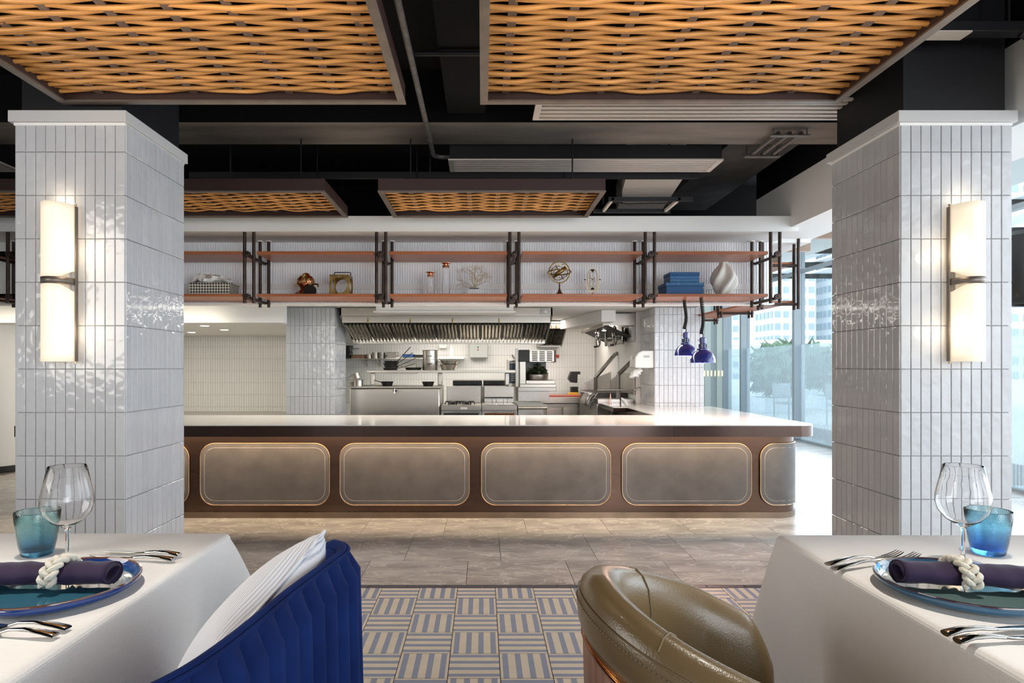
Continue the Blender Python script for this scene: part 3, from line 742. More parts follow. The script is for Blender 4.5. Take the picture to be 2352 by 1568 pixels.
for px_ in (838, 1549): bx(X(px_, 4.72)-.001, X(px_, 4.72)+.001, 4.7185, 4.7225, .661, .7445).build('joint', M['blackmetal'], ct)
# warm led strip under the edge
led = bx(-3.45, 2.35, 4.742, 4.756, .694, .6995).build('light_strip', mat('led_strip', (1,.7,.4), .5, emit=(1.0, .62, .26), estr=5), bar)
area('bar_led', (-.55, 4.750, .692), (math.radians(8), 0, 0), 5.8, 30, (1.0, .78, .54), .012)

# =================================================================== HANGING SHELVES
hs = thing('hanging_shelf', 'two-tier red-brown wooden shelf on dark tubes hanging over the bar', 'shelf', (-.6, 5.15, 2.296))
Dp, Dr = 5.0, 5.35
ZS = {'low': (Z(681, Dp), Z(674.5, Dp)), 'up': (Z(584, Dp), Z(577, Dp))}
XP = [-3.865] + [X(p, Dp) for p in (-44, 259, 562, 865, 1171, 1482, 1770)]
for x in XP:
    for dx in (0, .0745):
        for y, zb in ((Dp, Z(696, Dp)), (Dr, Z(706, Dr))):
            MB().lathe([(.0135, zb), (.0135, 2.296)], (x + dx, y, 0), 12, caps=True).build('post', M['post'], hs, smooth=40)
            if y == Dr: MB().lathe([(.024, 2.288), (.024, 2.2975)], (x + dx, y, 0), 12, caps=True).build('flange', M['plastic'], hs, smooth=40)
    for z0, z1 in ZS.values():
        zc = z0 - .016
        tb([(x + .037, Dp - .03, zc), (x + .037, Dr + .02, zc)], .013, 10).build('crossbar', M['post'], hs, smooth=40)
        MB().lathe([(.004, -.02), (.024, -.018), (.024, .006), (.015, .012), (.012, .03)], (x + .037, Dp - .03, zc + .012), 16, rot=(-PI/2, 0, 0)).build('knob', M['post'], hs, smooth=40)
        for y in (Dp, Dr): tb([(x - .012, y, zc), (x + .087, y, zc)], .009, 8).build('clamp', M['post'], hs, smooth=40)
for a, b in zip(XP[:-1], XP[1:]):
    for z0, z1 in ZS.values():
        bx(a + .10, b - .022, Dp - .005, Dr + .03, z0, z1).build('board', M['shelfwood'], hs, bevel=.002)
# the wing that turns back along the right
wx0, wx1 = 2.45, 2.81
for k, y in enumerate((5.42, 6.35, 7.3)):
    for dy in (0, .0745):
        for x in (wx0 + .02, wx1 - .02):
            if k == 0 and dy == 0 and x < 2.6: pass
            MB().lathe([(.0135, Z(696, Dp)-.01), (.0135, 2.33 if x > 2.7 else 2.296)], (x, y + dy, 0), 12, caps=True).build('post', M['post'], hs, smooth=40)
    for z0, z1 in ZS.values():
        tb([(wx0 - .01, y + .037, z0 - .016), (wx1 + .01, y + .037, z0 - .016)], .013, 10).build('crossbar', M['post'], hs, smooth=40)
for a, b in ((5.52, 6.33), (6.45, 7.28)):
    for z0, z1 in ZS.values(): bx(wx0, wx1, a, b, z0, z1).build('board', M['shelfwood'], hs, bevel=.002)
hg = bx(2.44, 2.9, 5.42, 7.6, 2.296, 2.36).build('trim_4', M['white']); tag(hg, kind='structure')
SZ = ZS['low'][1]
# =================================================================== CEILING
def woven_panel(label, x0, x1, y0, y1, z, group='woven bamboo ceiling panels', per=.43, sp=.034, rc=.0101, A=.0068, nb0=0):
    t = thing('woven_panel', label, 'ceiling panel', ((x0+x1)/2, (y0+y1)/2, z), group=group)
    e = .035; h = .085
    for nm, a in (('frame_bar', (x0, x1, y0, y0+e)), ('frame_bar', (x0, x1, y1-e, y1)), ('frame_bar', (x0, x0+e, y0+e, y1-e)), ('frame_bar', (x1-e, x1, y0+e, y1-e))):
        o = bx(*a, z, z + .008).build(nm, M['bronze'], t)
    for a in ((x0+.004, x1-.004, y0+.004, y0+.02), (x0+.004, x1-.004, y1-.02, y1-.004), (x0+.004, x0+.02, y0+.02, y1-.02), (x1-.02, x1-.004, y0+.02, y1-.02)):
        bx(*a, z + .008, z + h).build('frame_side', M['frame_dark'], t)
    i0, i1 = x0 + .02, x1 - .02; Lx = i1 - i0; zc = z + .045
    n = int(Lx / .027)
    mes = []
    for ph in (0, PI):
        for v in range(2):
            rn = random.Random(v*7 + int(ph)); q = rn.uniform(-.15, .15); a2 = A * rn.uniform(.85, 1.15)
            pts = [(Lx*i/n - Lx/2, .002*math.sin(i*.31 + v*2), a2*math.cos(2*PI*(Lx*i/n)/per + ph + .35*nb0) + .0015*math.sin(i*.9+v)) for i in range(n+1)]
            mes.append(mesh_only(tb(pts, rc, 7), 'cane', M['cane'], 60))
    m = int((y1 - y0 - .06) / sp)
    for k in range(m):
        ph = k % 2; me = mes[ph*2 + random.randint(0, 1)]
        piece('cane', me, ((i0+i1)/2, y0 + .035 + sp*(k+.5) + random.uniform(-.0015, .0015), zc + random.uniform(-.001, .001)), t)
    # battens sit where the canes swing over and under
    k = 0; xb = i0 - (per/2) * (.35*nb0/PI)
    while xb < i1 - .02:
        if xb > i0 + .02: bx(xb - .016, xb + .016, y0 + .02, y1 - .02, zc - .003, zc + .003).build('batten', M['batten'], t)
        xb += per/2
    bx(x0+.02, x1-.02, y0+.02, y1-.02, z + h - .006, z + h).build('backing_board', M['black'], t)
    for xr in (x0 + .2, x1 - .2):
        for yr in (y0 + .15, y1 - .15): tb([(xr, yr, z + h), (xr, yr, 3.05)], .005, 6).build('hanger_rod', M['blackmetal'], t)
    return t
woven_panel('large woven bamboo ceiling panel over the left table', -1.918, -.348, 1.38, 2.805, 2.397, nb0=2.2)
woven_panel('large woven bamboo ceiling panel over the right table', -.010, 1.625, 1.38, 2.805, 2.397, nb0=5)
woven_panel('small woven bamboo ceiling panel near the bar, in front of the fixed grille', -.689, .813, 4.03, 4.74, 2.35, nb0=1, sp=.039, rc=.0078, A=.0085, per=.40)
woven_panel('small woven bamboo ceiling panel near the bar beside the left tiled column', -2.54, -1.035, 4.03, 4.74, 2.35, nb0=3, sp=.039, rc=.0078, A=.0085, per=.40)
woven_panel('small woven bamboo ceiling panel seen left of the left tiled column', -4.40, -2.89, 4.03, 4.74, 2.35, nb0=5, sp=.039, rc=.0078, A=.0085, per=.40)

def conduit(name, label, cat, pts, r, mat_, joints=(), group=None):
    t = thing(name, label, cat, pts[0], group)
    tb(pts, r, 12).build('pipe', mat_, t, smooth=50)
    for p, d in joints:
        p = Vector(p); d = Vector(d).normalized(); tb([p - d*.025, p + d*.025], r*1.25, 12).build('coupling', mat_, t, smooth=50)
    return t
def bend(a, b, c, r, n=6):
    a, b, c = Vector(a), Vector(b), Vector(c); p = b + (a-b).normalized()*r; q = b + (c-b).normalized()*r
    return [p.lerp(b, k/n).lerp(b.lerp(q, k/n), k/n) for k in range(n+1)]
zp = 2.72
A0 = (X(885, 1.6), 1.5, zp); A1 = (X(998, 4.55), 4.55, zp)
A0 = (-.352, 1.5, zp); A1 = (-.352, 4.55, zp-.02)
conduit('ceiling_pipe', 'long grey painted pipe running under the black ceiling between the two big woven panels', 'pipe',
        [A0, (-.352, 4.2, zp)] + bend((-.352, 4.2, zp), (-.352, 4.45, zp), (-.10, 4.45, zp), .07) + [(-.16, 4.45, zp)], .0165, M['pipe'], [((-.352, 4.1, zp), (0, 1, 0))])
# concrete beams
bm1 = bx(-6.2, 2.5, 3.90, 4.28, 2.75, 3.05).build('ceiling_beam', M['beam'])
tag(bm1, 'rough bare concrete beam crossing the black ceiling', 'beam')
bx(-6.2, 2.5, 4.28, 4.285, 2.755, 3.05).build('painted_side', M['black'], bm1); bx(-6.2, 2.5, 3.895, 3.90, 2.752, 3.05).build('painted_side', M['black'], bm1)
bx(1.75, 2.25, 4.3, 6.2, 2.78, 3.05).build('side_beam', mat('dark_concrete', (.05, .045, .04), .8, bump=.4, bscale=20, col2=(.02,.02,.02), vscale=6, detail=6), bm1)  # side beam concrete toned much darker than the main beam
def grille(label, x0, x1, y0, y1, z, ns, boxh, group='linear air grilles'):
    t = thing('air_grille', label, 'air grille', ((x0+x1)/2, (y0+y1)/2, z), group=group)
    e = .035
    for a in ((x0, x1, y0, y0+e*.6), (x0, x1, y1-e*.6, y1), (x0, x0+e, y0+e*.6, y1-e*.6), (x1-e, x1, y0+e*.6, y1-e*.6)):
        bx(*a, z, z+.012).build('frame_bar', M['vent'], t)
    a, b = y0 + e*.6, y1 - e*.6; p = (b - a) / (ns*2 + 1)
    for k in range(ns): bx(x0+e, x1-e, a + p*(2*k+1), a + p*(2*k+2), z + .001, z + .013).build('blade', M['vent'], t)
    bx(x0+.01, x1-.01, y0+.008, y1-.008, z+.02, z+boxh).build('plenum_box', M['blackmetal'], t)
    return t
grille('long linear air grille behind the far edge of the right big woven panel', .285, 2.13, 3.22, 3.49, 2.60, 4, .3)
g2 = grille('linear air grille on a black box above the small woven panel in the middle', -.24, 1.69, 4.30, 4.56, 2.645, 5, .11)
grille('linear air grille at the left edge, seen past the left tiled column', -4.6, -3.42, 4.05-.02+.3, 4.56, 2.645, 4, .11)
bk2 = bx(-2.2, 1.62, 4.60, 4.64, 2.615, 2.66).build('black_rail', M['blackmetal']); tag(bk2, 'thin black metal rail crossing just behind the air grille', 'rail')
for xx in (-1.9, -.4, 1.4): bx(xx, xx+.012, 4.614, 4.626, 2.66, 3.05).build('hanger', M['blackmetal'], bk2)
dk = thing('air_duct', 'dark grey square air duct seen right of the middle small woven panel', 'duct', (1.4, 4.95, 2.52))
MB().add([(1.10, 4.66, 2.67), (1.55, 4.66, 2.67), (1.22, 5.6, 2.60), (1.62, 5.6, 2.60), (1.10, 4.66, 2.9), (1.55, 4.66, 2.9), (1.22, 5.6, 2.85), (1.62, 5.6, 2.85)],
         [(0,1,3,2),(4,5,7,6),(0,1,5,4),(2,3,7,6),(0,2,6,4),(1,3,7,5)]).build('duct_body', M['vent'], dk)
cf = thing('cable_tray', 'small black cable tray hanging right of the middle small woven panel', 'tray', (1.2, 4.7, 2.44))
bx(.93, 1.55, 4.52, 4.54, 2.42, 2.45).build('rail', M['blackmetal'], cf); bx(.88, 1.49, 4.86, 4.88, 2.42, 2.45).build('rail', M['blackmetal'], cf)
for xx in (.95, 1.44): bx(xx, xx+.02, 4.52, 4.88, 2.425, 2.445).build('rung', M['vent'], cf)
tb([(1.0, 4.7, 2.46), (1.1, 4.68, 2.44), (1.3, 4.66, 2.44), (1.5, 4.7, 2.45)], .006, 6).build('cable', M['cord'], cf)
for xx in (.92, 1.06): bx(xx, xx+.008, 4.69, 4.70, 2.45, 3.05).build('hanger', M['blackmetal'], cf)
bs = thing('pipe_bracket_set', 'three short painted pipes clamped between two steel brackets on the concrete beam', 'pipes', (2.0, 4.2, 2.74))
for k in range(3): tb([(1.93 + .075*k, 4.0, 2.722), (1.93 + .075*k, 4.4, 2.722)], .0135, 10).build('pipe', M['pipe'], bs, smooth=50)
for y in (4.0, 4.4):
    bx(1.88, 2.13, y - .02, y + .02, 2.70, 2.708).build('bracket', M['pipe'], bs, bevel=.002)
    for xx in (1.895, 2.115):
        bx(xx - .004, xx + .004, y - .004, y + .004, 2.708, 2.78 if y > 4.29 else 2.752).build('bolt', M['steel_dark'], bs)
# right: trunking and flexible hose by the column top
tk = thing('cable_trunking', 'dark steel cable trunking with a curved hose above the right tiled column', 'trunking', (2.2, 2.7, 2.66))
bx(1.93, 2.40, 2.66, 2.72, 2.655, 2.70).build('trunking_body', M['blackmetal'], tk, bevel=.003)
bx(1.95, 2.12, 2.655, 2.725, 2.648, 2.655).build('clamp_plate', M['vent'], tk)
tb([(2.36, 2.69, 2.662), (2.40, 2.69, 2.64), (2.44, 2.68, 2.65), (2.455, 2.66, 2.72), (2.45, 2.62, 2.86), (2.43, 2.6, 3.05)], .017, 10).build('hose', M['cord'], tk, smooth=50)
for xx in (1.98, 2.3): bx(xx, xx+.01, 2.685, 2.695, 2.70, 3.05).build('hanger', M['blackmetal'], tk)
conduit('ceiling_conduit', 'thin black conduit running back under the ceiling beside the right big woven panel', 'pipe', [(1.80, 1.5, 2.78), (1.80, 3.9, 2.78)], .012, M['blackmetal'], [((1.80, 2.7, 2.78), (0, 1, 0))])
bx(-.22, .02, 1.3, 3.88, 2.80, 3.05).build('dropped_soffit', M['black'], ceil)
conduit('ceiling_conduit', 'thin black conduit crossing between the two big woven panels', 'pipe', [(-.34, 3.1, 2.78), (.28, 3.1, 2.78)], .012, M['blackmetal'])

# black drum pendant by the window, right edge
pd = thing('pendant_lamp', 'large black drum pendant lamp at the right edge by the window', 'pendant lamp', (4.46, 5.0, 1.70))
MB().lathe([(.002, 2.30), (.15, 2.30), (.195, 2.26), (.2, 2.2), (.2, 1.80), (.185, 1.73), (.15, 1.70), (.14, 1.71), (.175, 1.76), (.19, 1.82), (.19, 2.2), (.14, 2.28), (.002, 2.29)], (4.46, 5.0, 0), 40).build('lamp_shade', M['blackplastic'], pd, smooth=40)
tb([(4.46, 5.0, 2.30), (4.46, 5.0, 3.45)], .006, 6).build('rod', M['blackmetal'], pd)

# =================================================================== SHELF DISPLAY
ZT = SZ
def sx_at(px): return X(px, 5.17)
# inlaid box with shell
bxo = thing('inlaid_box', 'black and bone checkered inlay box under the white shell on the shelf', 'box', (X(485, 5.15), 5.15, ZT), group=None)
x0, x1 = X(434, 5.12), X(537, 5.15); zb = Z(651, 5.12)
bx(x0 + .03, x1, 5.06, 5.26, ZT, zb - .012).build('box_body', M['inlay'], bxo, bevel=.002)
bx(x0 + .027, x1 + .003, 5.057, 5.263, zb - .0115, zb).build('lid', M['inlay'], bxo, bevel=.002)
sh = thing('clam_shell', 'white rough clam shell resting on the checkered box', 'shell', ((x0+x1)/2, 5.15, zb))
m_ = MB(); rows = []
nu, nv = 40, 18
for i in range(nu + 1):
    u = i / nu; xx = x0 + .02 + (x1 - x0 - .03) * u
    prof = (.055 + .055*math.sin(PI*min(1, u*1.25))**.7 * (1 - .5*u)) * (math.sin(PI*min(.999, max(.001, u)))**.3)
    zc0 = zb + .012 + .03*math.exp(-((u-.15)/.12)**2) + .018*math.exp(-((u-.75)/.15)**2)
    r = []
    for j in range(nv):
        a = 2*PI*j/nv; wv = 1 + .16*math.sin(a*5 + u*14) + .08*math.sin(u*37 + a*2)
        z = zc0 + prof*.62*math.sin(a)*wv * (1 if math.sin(a) > 0 else .35)
        r.append((xx + .008*math.sin(a*3+u*20), 5.16 + .085*math.cos(a)*wv*math.sin(PI*min(.97, max(.06, u)))**.5, max(zb + .0005, z)))
    rows.append(r)
m_.grid(rows, closed_v=True); m_.f.append(tuple(range(nv))); m_.f.append(tuple(nu*nv + k for k in range(nv-1, -1, -1)))
m_.build('shell_body', M['shell'], sh, smooth=50)
# diving helmet
hx = X(703, 5.15); hh = thing('diving_helmet', 'small copper and brass diving helmet ornament on the shelf', 'ornament', (hx, 5.15, ZT))
MB().lathe([(.002, ZT+.03), (.07, ZT+.03), (.05, ZT+.05), (.045, ZT+.065), (.06, ZT+.085), (.071, ZT+.11), (.068, ZT+.14), (.052, ZT+.162), (.03, ZT+.172), (.026, ZT+.186), (.012, ZT+.192), (.001, ZT+.193)], (hx, 5.15, 0), 28).build('helmet_dome', M['copper'], hh, smooth=50)
MB().lathe([(.001, ZT), (.095, ZT), (.098, ZT+.012), (.07, ZT+.026), (.055, ZT+.045), (.001, ZT+.046)], (hx, 5.15, 0), 28).build('collar_plate', M['copper'], hh, smooth=50)
for a, zz, r in ((-.9, .115, .026), (.75, .115, .026), (0, .118, .022), (0.05, .158, .016)):
    px_ = hx + .066*math.sin(a); py_ = 5.15 - .066*math.cos(a)
    ring = [(px_ + r*math.cos(q)*math.cos(a), py_ + r*math.cos(q)*math.sin(a), ZT + zz + r*math.sin(q)) for q in [2*PI*k/18 for k in range(18)]]
    tb(ring, .005, 6, closed=True).build('porthole_ring', M['oldbrass'], hh, smooth=50)
    for q in (0, PI/3, 2*PI/3):
        c_, s_ = r*math.cos(q), r*math.sin(q)
        tb([(px_ - c_*math.cos(a), py_ - c_*math.sin(a) - .003, ZT+zz-s_), (px_ + c_*math.cos(a), py_ + c_*math.sin(a) - .003, ZT+zz+s_)], .0022, 5).build('porthole_bar', M['oldbrass'], hh)
tb([(hx+.06, 5.13, ZT+.095), (hx+.10, 5.12, ZT+.095), (hx+.108, 5.12, ZT+.092), (hx+.108, 5.12, ZT+.07)], .007, 8).build('air_valve', M['oldbrass'], hh, smooth=50)
tb([(hx-.055, 5.12, ZT+.085), (hx-.085, 5.11, ZT+.082)], .006, 8).build('side_valve', M['oldbrass'], hh, smooth=50)
MB().lathe([(.001, 0), (.055, 0), (.052, .012), (.001, .013)], (hx+.055, 5.07, ZT+.03), 22, rot=(1.25, 0, 0)).build('round_foot', M['blackplastic'], hh, smooth=40)
for k in range(8):
    a = 2*PI*k/8; MB().ball((hx + .083*math.cos(a), 5.15 + .083*math.sin(a), ZT+.026), .006, 8, 6).build('bolt', M['oldbrass'], hh, smooth=60)
# brass cube lantern
lx0, lx1 = X(757, 5.10), X(801, 5.10); s_ = lx1 - lx0; lz = Z(630, 5.1)
ln = thing('brass_lantern', 'square aged brass lantern with round cut-outs and a flat handle on the shelf', 'lantern', ((lx0+lx1)/2, 5.17, ZT))
def cut_face(w_, h_, r, n=32):
    m2 = MB(); vs = []
    for i in range(n):
        a = 2*PI*i/n + PI/4; c_, s2 = math.cos(a), math.sin(a); k = 1/max(abs(c_), abs(s2))
        vs.append((c_*k*w_/2, s2*k*h_/2)); 
    pts = [(x, 0, z) for x, z in vs] + [(r*math.cos(2*PI*i/n+PI/4), 0, r*math.sin(2*PI*i/n+PI/4)) for i in range(n)]
    m2.add(pts, [(i, (i+1) % n, n+(i+1) % n, n+i) for i in range(n)]); return m2
hz = lz - ZT
for (cx_, cy_, rz) in (((lx0+lx1)/2, 5.10, 0), ((lx0+lx1)/2, 5.10+s_, PI), (lx0, 5.10+s_/2, -PI/2), (lx1, 5.10+s_/2, PI/2)):
    m2 = cut_face(s_-.002, hz-.002, s_*.42); R = Matrix.Rotation(rz, 3, 'Z')
    m2.v = [tuple(R @ Vector(v) + Vector((cx_, cy_, ZT + hz/2))) for v in m2.v]
    m2.build('side_plate', M['oldbrass'], ln, solid=.004)
tb([(lx0+.02, 5.10+s_/2, lz), (lx0+.02, 5.10+s_/2, lz+.022), (lx0+.026, 5.10+s_/2, lz+.028), (lx1-.006, 5.10+s_/2, lz+.028), (lx1, 5.10+s_/2, lz+.022), (lx1, 5.10+s_/2, lz)], .004, 6).build('handle', M['post'], ln)
# two glass cylinders with copper stoppers
def bottle(px_, ptop, label):
    x = X(px_, 5.14); zt = Z(ptop, 5.14); t = thing('glass_cylinder', label, 'jar', (x, 5.14, ZT), group='glass jars with copper stoppers')
    zr = zt - .036
    MB().lathe([(.001, ZT), (.030, ZT), (.0315, ZT+.003), (.0315, zr), (.0285, zr), (.0285, ZT+.008), (.001, ZT+.008)], (x, 5.14, 0), 32).build('glass_body', M['glass'], t, smooth=40)
    MB().lathe([(.001, zr-.004), (.0275, zr-.004), (.0275, zr+.0005), (.031, zr+.001), (.031, zr+.014), (.018, zr+.016), (.016, zr+.022), (.040, zr+.032), (.041, zr+.036), (.001, zr+.034)], (x, 5.14, 0), 32).build('stopper', M['rose'], t, smooth=40)
bottle(989, 625, 'short clear glass jar with copper stopper on the shelf')
bottle(1024, 604, 'tall clear glass jar with copper stopper beside the coral')
# coral fan on acrylic block
cx_ = X(1089, 5.15); cr = thing('coral_fan', 'gilded branching coral fan on a clear acrylic block', 'ornament', (cx_, 5.15, ZT))
bx(cx_-.04, cx_+.04, 5.12, 5.18, ZT, ZT+.062).build('acrylic_block', M['acrylic'], cr, bevel=.001)
bx(cx_-.041, cx_+.041, 5.119, 5.181, ZT+.062, ZT+.068).build('acrylic_cap', M['acrylic'], cr, bevel=.001)
cm = MB(); rc_ = random.Random(4)
def branch(p, a, ln_, r, dep):
    if dep == 0 or ln_ < .008: return
    pts = [Vector(p)]; ang = a
    for k in range(3):
        ang += rc_.uniform(-.22, .22); pts.append(pts[-1] + Vector((math.sin(ang), rc_.uniform(-.12, .12), math.cos(ang))) * ln_/3)
    cm.tube(pts, [r, r*.92, r*.85, r*.78], 4)
    spread_ = rc_.uniform(.38, .62)
    branch(pts[-1], ang + spread_*rc_.uniform(.5, 1), ln_*rc_.uniform(.70, .92), r*.76, dep-1)
    branch(pts[-1], ang - spread_*rc_.uniform(.5, 1), ln_*rc_.uniform(.70, .92), r*.76, dep-1)
    if rc_.random() < .4: branch(pts[1], ang + rc_.choice((-1, 1))*rc_.uniform(.6, .9), ln_*.55, r*.6, dep-2)
for a in (-1.15, -.75, -.35, .05, .45, .85, 1.2):
    branch((cx_, 5.15, ZT+.066), a, .058*(1.0 if abs(a) < .9 else .9), .0028, 5)
cm.v = [(min(cx_+.148, max(cx_-.148, v[0])), v[1], min(ZT+.262, max(ZT+.067, v[2]))) for v in cm.v]
cm.build('coral', M['coralgold'], cr)
# armillary sphere
ax = X(1285, 5.15); az = Z(625, 5.15); R_ = .088
ar = thing('armillary_sphere', 'brass armillary sphere on a turned wooden foot', 'ornament', (ax, 5.15, ZT))
def ring(c, r, rot, n=40):
    Rm = Euler(rot).to_matrix(); return [Vector(c) + Rm @ Vector((r*math.cos(2*PI*k/n), 0, r*math.sin(2*PI*k/n))) for k in range(n)]
c0 = (ax, 5.15, az)
tb(ring(c0, R_, (0,0,.1)), .0055, 8, closed=True).build('meridian_ring', M['oldbrass'], ar, smooth=50)
tb(ring(c0, R_*1.12, (PI/2-.08, 0, 0)), .0035, 6, closed=True, flat=1.6).build('horizon_ring', M['oldbrass'], ar, smooth=50)
for k, rt in enumerate(((.6, .3, .4), (-.5, .2, 1.3), (.3, -.5, 2.1), (1.1, .4, .2), (PI/2, -.6, 0))):
    tb(ring(c0, R_*.80, rt), .0022, 5, closed=True).build('inner_ring', M['oldbrass'], ar, smooth=50)
bd = MB(); rws = []
Rm = Euler((0, -.62, 0)).to_matrix()
for k in range(41):
    a = 2*PI*k/40; rws.append([Vector(c0) + Rm @ Vector((R_*.74*math.cos(a), R_*.74*math.sin(a), zz)) for zz in (-.014, .014)])
bd.grid(rws).build('zodiac_band', M['oldbrass'], ar, smooth=50, solid=.002)
MB().ball(c0, .012, 12, 8).build('globe', M['brass'], ar, smooth=60)
zz0 = az - R_
MB().lathe([(.001, ZT), (.052, ZT), (.053, ZT+.006), (.038, ZT+.014), (.022, ZT+.026), (.013, ZT+.038), (.015, ZT+.044), (.008, ZT+.05), (.010, ZT+.056), (.006, ZT+.062), (.006, zz0), (.001, zz0)], (ax, 5.15, 0), 24).build('turned_foot', mat('dark_turned_wood', (.10, .035, .015), .3), ar, smooth=50)
# hourglass in a swing frame
gx = X(1361, 5.15); gz = Z(642, 5.15)
hg2 = thing('hourglass', 'small hourglass in a brass swing frame on the shelf', 'ornament', (gx, 5.15, ZT))
def oval(w_, h_, zc, n=32, a0=0, a1=2*PI, pw=.75):
    out = []
    for k in range(n + (0 if a1-a0 > 6 else 1)):
        a = a0 + (a1-a0)*k/n; c_, s2 = math.cos(a), math.sin(a)
        out.append((gx + w_*math.copysign(abs(c_)**pw, c_), 5.15, zc + h_*math.copysign(abs(s2)**pw, s2)))
    return out
tb(oval(.040, .088, gz), .003, 6, closed=True).build('inner_frame', M['oldbrass'], hg2, smooth=50)
tb(oval(.054, .092, gz - .012, 24, PI, 2*PI, .7), .0032, 6).build('outer_frame', M['brass'], hg2, smooth=50)
for s2 in (-1, 1):
    tb([(gx + s2*.040, 5.15, gz), (gx + s2*.063, 5.15, gz)], .0022, 6).build('pivot', M['oldbrass'], hg2); MB().ball((gx + s2*.064, 5.15, gz), .0055, 8, 6).build('knob', M['iron'], hg2, smooth=60)
    MB().lathe([(.001, 0), (.006, 0), (.016, s2*.012), (.018, s2*.016), (.001, s2*.017)], (gx, 5.15, gz + s2*.066), 14).build('end_cap', M['iron'], hg2, smooth=50)
MB().lathe([(.002, gz-.062), (.020, gz-.058), (.022, gz-.03), (.018, gz-.01), (.004, gz), (.018, gz+.01), (.022, gz+.03), (.020, gz+.058), (.002, gz+.062)], (gx, 5.15, 0), 20).build('glass_bulb', M['glass'], hg2, smooth=50)
for k in range(3):
    a = 2*PI*k/3 + .5; tb([(gx+.025*math.cos(a), 5.15+.025*math.sin(a), gz-.064), (gx+.025*math.cos(a), 5.15+.025*math.sin(a), gz+.064)], .0016, 5).build('pillar', M['oldbrass'], hg2)
MB().lathe([(.001, ZT), (.058, ZT), (.058, ZT+.006), (.01, ZT+.012), (.004, ZT+.02), (.004, gz-.104), (.001, gz-.103)], (gx, 5.15, 0), 24).build('base', M['brass'], hg2, smooth=50)
# two blue boxes
b1 = thing('gift_box', 'larger dark blue patterned box at the bottom of the pair on the shelf', 'box', (X(1571, 5.12), 5.17, ZT))
zt1 = Z(650, 5.1)
bx(X(1528, 5.1), X(1613, 5.1), 5.07, 5.30, ZT, zt1 - .03).build('box_body', M['bluebox'], b1, bevel=.0015)
bx(X(1527, 5.1), X(1614, 5.1), 5.066, 5.304, zt1 - .029, zt1).build('lid', M['bluebox'], b1, bevel=.0015)
b2 = thing('gift_box', 'smaller dark blue patterned box resting on the larger blue box', 'box', (X(1570, 5.12), 5.17, zt1))
zt2 = Z(626, 5.12)
bx(X(1537, 5.12), X(1603, 5.12), 5.09, 5.27, zt1, zt2 - .026).build('box_body', M['bluebox'], b2, bevel=.0015)
bx(X(1536, 5.12), X(1604, 5.12), 5.086, 5.274, zt2 - .025, zt2).build('lid', M['bluebox'], b2, bevel=.0015)
# twisted vase
vx = X(1663, 5.17); v_ = thing('twisted_vase', 'matte white vase with deep twisting folds on the shelf', 'vase', (vx, 5.17, ZT))
def tw(r, z, a, i):
    u = (z - ZT) / .285; q = r * (1 + .30*math.cos(5*a) * math.sin(PI*min(1, max(0.12, u)))**.5); return q, a + 1.5*u + .5*math.sin(PI*u)
prof = []
for i in range(29):
    u = i/28; r = .048 + .042*math.sin(PI*min(1, u*1.08))**1.2 * (1 if u < .9 else 1) - .014*max(0, u-.8)/.2
    prof.append((r, ZT + .285*u))
prof = [(.002, ZT)] + prof + [(prof[-1][0]-.006, ZT+.285), (prof[-1][0]-.01, ZT+.25), (.002, ZT+.22)]
MB().lathe(prof, (vx, 5.17, 0), 80, twist=tw).build('vase_body', M['vasewhite'], v_, smooth=40)

# =================================================================== HEAT LAMPS
def heat_lamp(label, px_, ptop_neck, prim, w_px, D):
    x = X(px_, D); zr = Z(prim, D); r = w_px/2/FPX*D; t = thing('heat_lamp', label, 'heat lamp', (x, D, zr), group='blue heat lamps')
    zd = zr + r*1.0
    MB().lathe([(r, zr), (r*.985, zr+r*.28), (r*.90, zr+r*.55), (r*.74, zr+r*.8), (r*.5, zr+r*.98), (r*.40, zr+r*1.03), (r*.40, zr+r*1.10),
                (r*.36, zr+r*1.10), (r*.48, zr+r*.93), (r*.70, zr+r*.76), (r*.86, zr+r*.52), (r*.955, zr+r*.27), (r*.97, zr)], (x, D, 0), 40).build('lamp_shade', M['blueenamel'], t, smooth=40)
    z1 = zr + r*1.10
    MB().lathe([(.001, z1-.005), (r*.44, z1-.005), (r*.44, z1+.006), (r*.30, z1+.012), (r*.30, z1+.045), (r*.25, z1+.05), (r*.25, z1+.095), (r*.20, z1+.10), (.001, z1+.10)], (x, D, 0), 28).build('neck', M['blueenamel'], t, smooth=35)
    for k in range(8):
        a = 2*PI*k/8; bx(x + r*.30*math.cos(a) - .003, x + r*.30*math.cos(a) + .003, D + r*.30*math.sin(a) - .003, D + r*.30*math.sin(a) + .003, z1+.015, z1+.042).build('cooling_slot', M['blackmetal'], t)
    tb([(x - r*.24, D, z1+.075), (x - r*.42, D, z1+.077)], .004, 6).build('switch', M['brass'], t)
    MB().ball((x, D, zr + r*.58), r*.26, 16, 10, (1, 1, 1)).build('bulb', mat('red_heat_bulb', (1, .4, .25), .3, emit=(1, .50, .30), estr=3.5) if 'red_heat_bulb' not in bpy.data.materials else bpy.data.materials['red_heat_bulb'], t, smooth=60)
    zt = ZS['low'][0]; zb_ = z1 + .10; pts = []; turns = 26; n = turns*9
    for k in range(n+1):
        u = k/n; z = zb_ + .03 + (zt - zb_ - .03) * (u**1.25); rr = .013; bow = .010*math.sin(PI*(1-u)**1.5*1.5)
        pts.append((x + bow + rr*math.cos(2*PI*turns*u) - .012*u, D + rr*math.sin(2*PI*turns*u), z))
    tb([(x, D, zb_ - .002), (x + .004, D, zb_ + .012)] + pts + [(x-.012, D, zt)], .0042, 5).build('coiled_cord', M['cord'], t, smooth=60)
    point('heat_lamp_bulb', (x, D, zr + r*.12), 26, (1.0, .60, .45), r*.2)
    return t
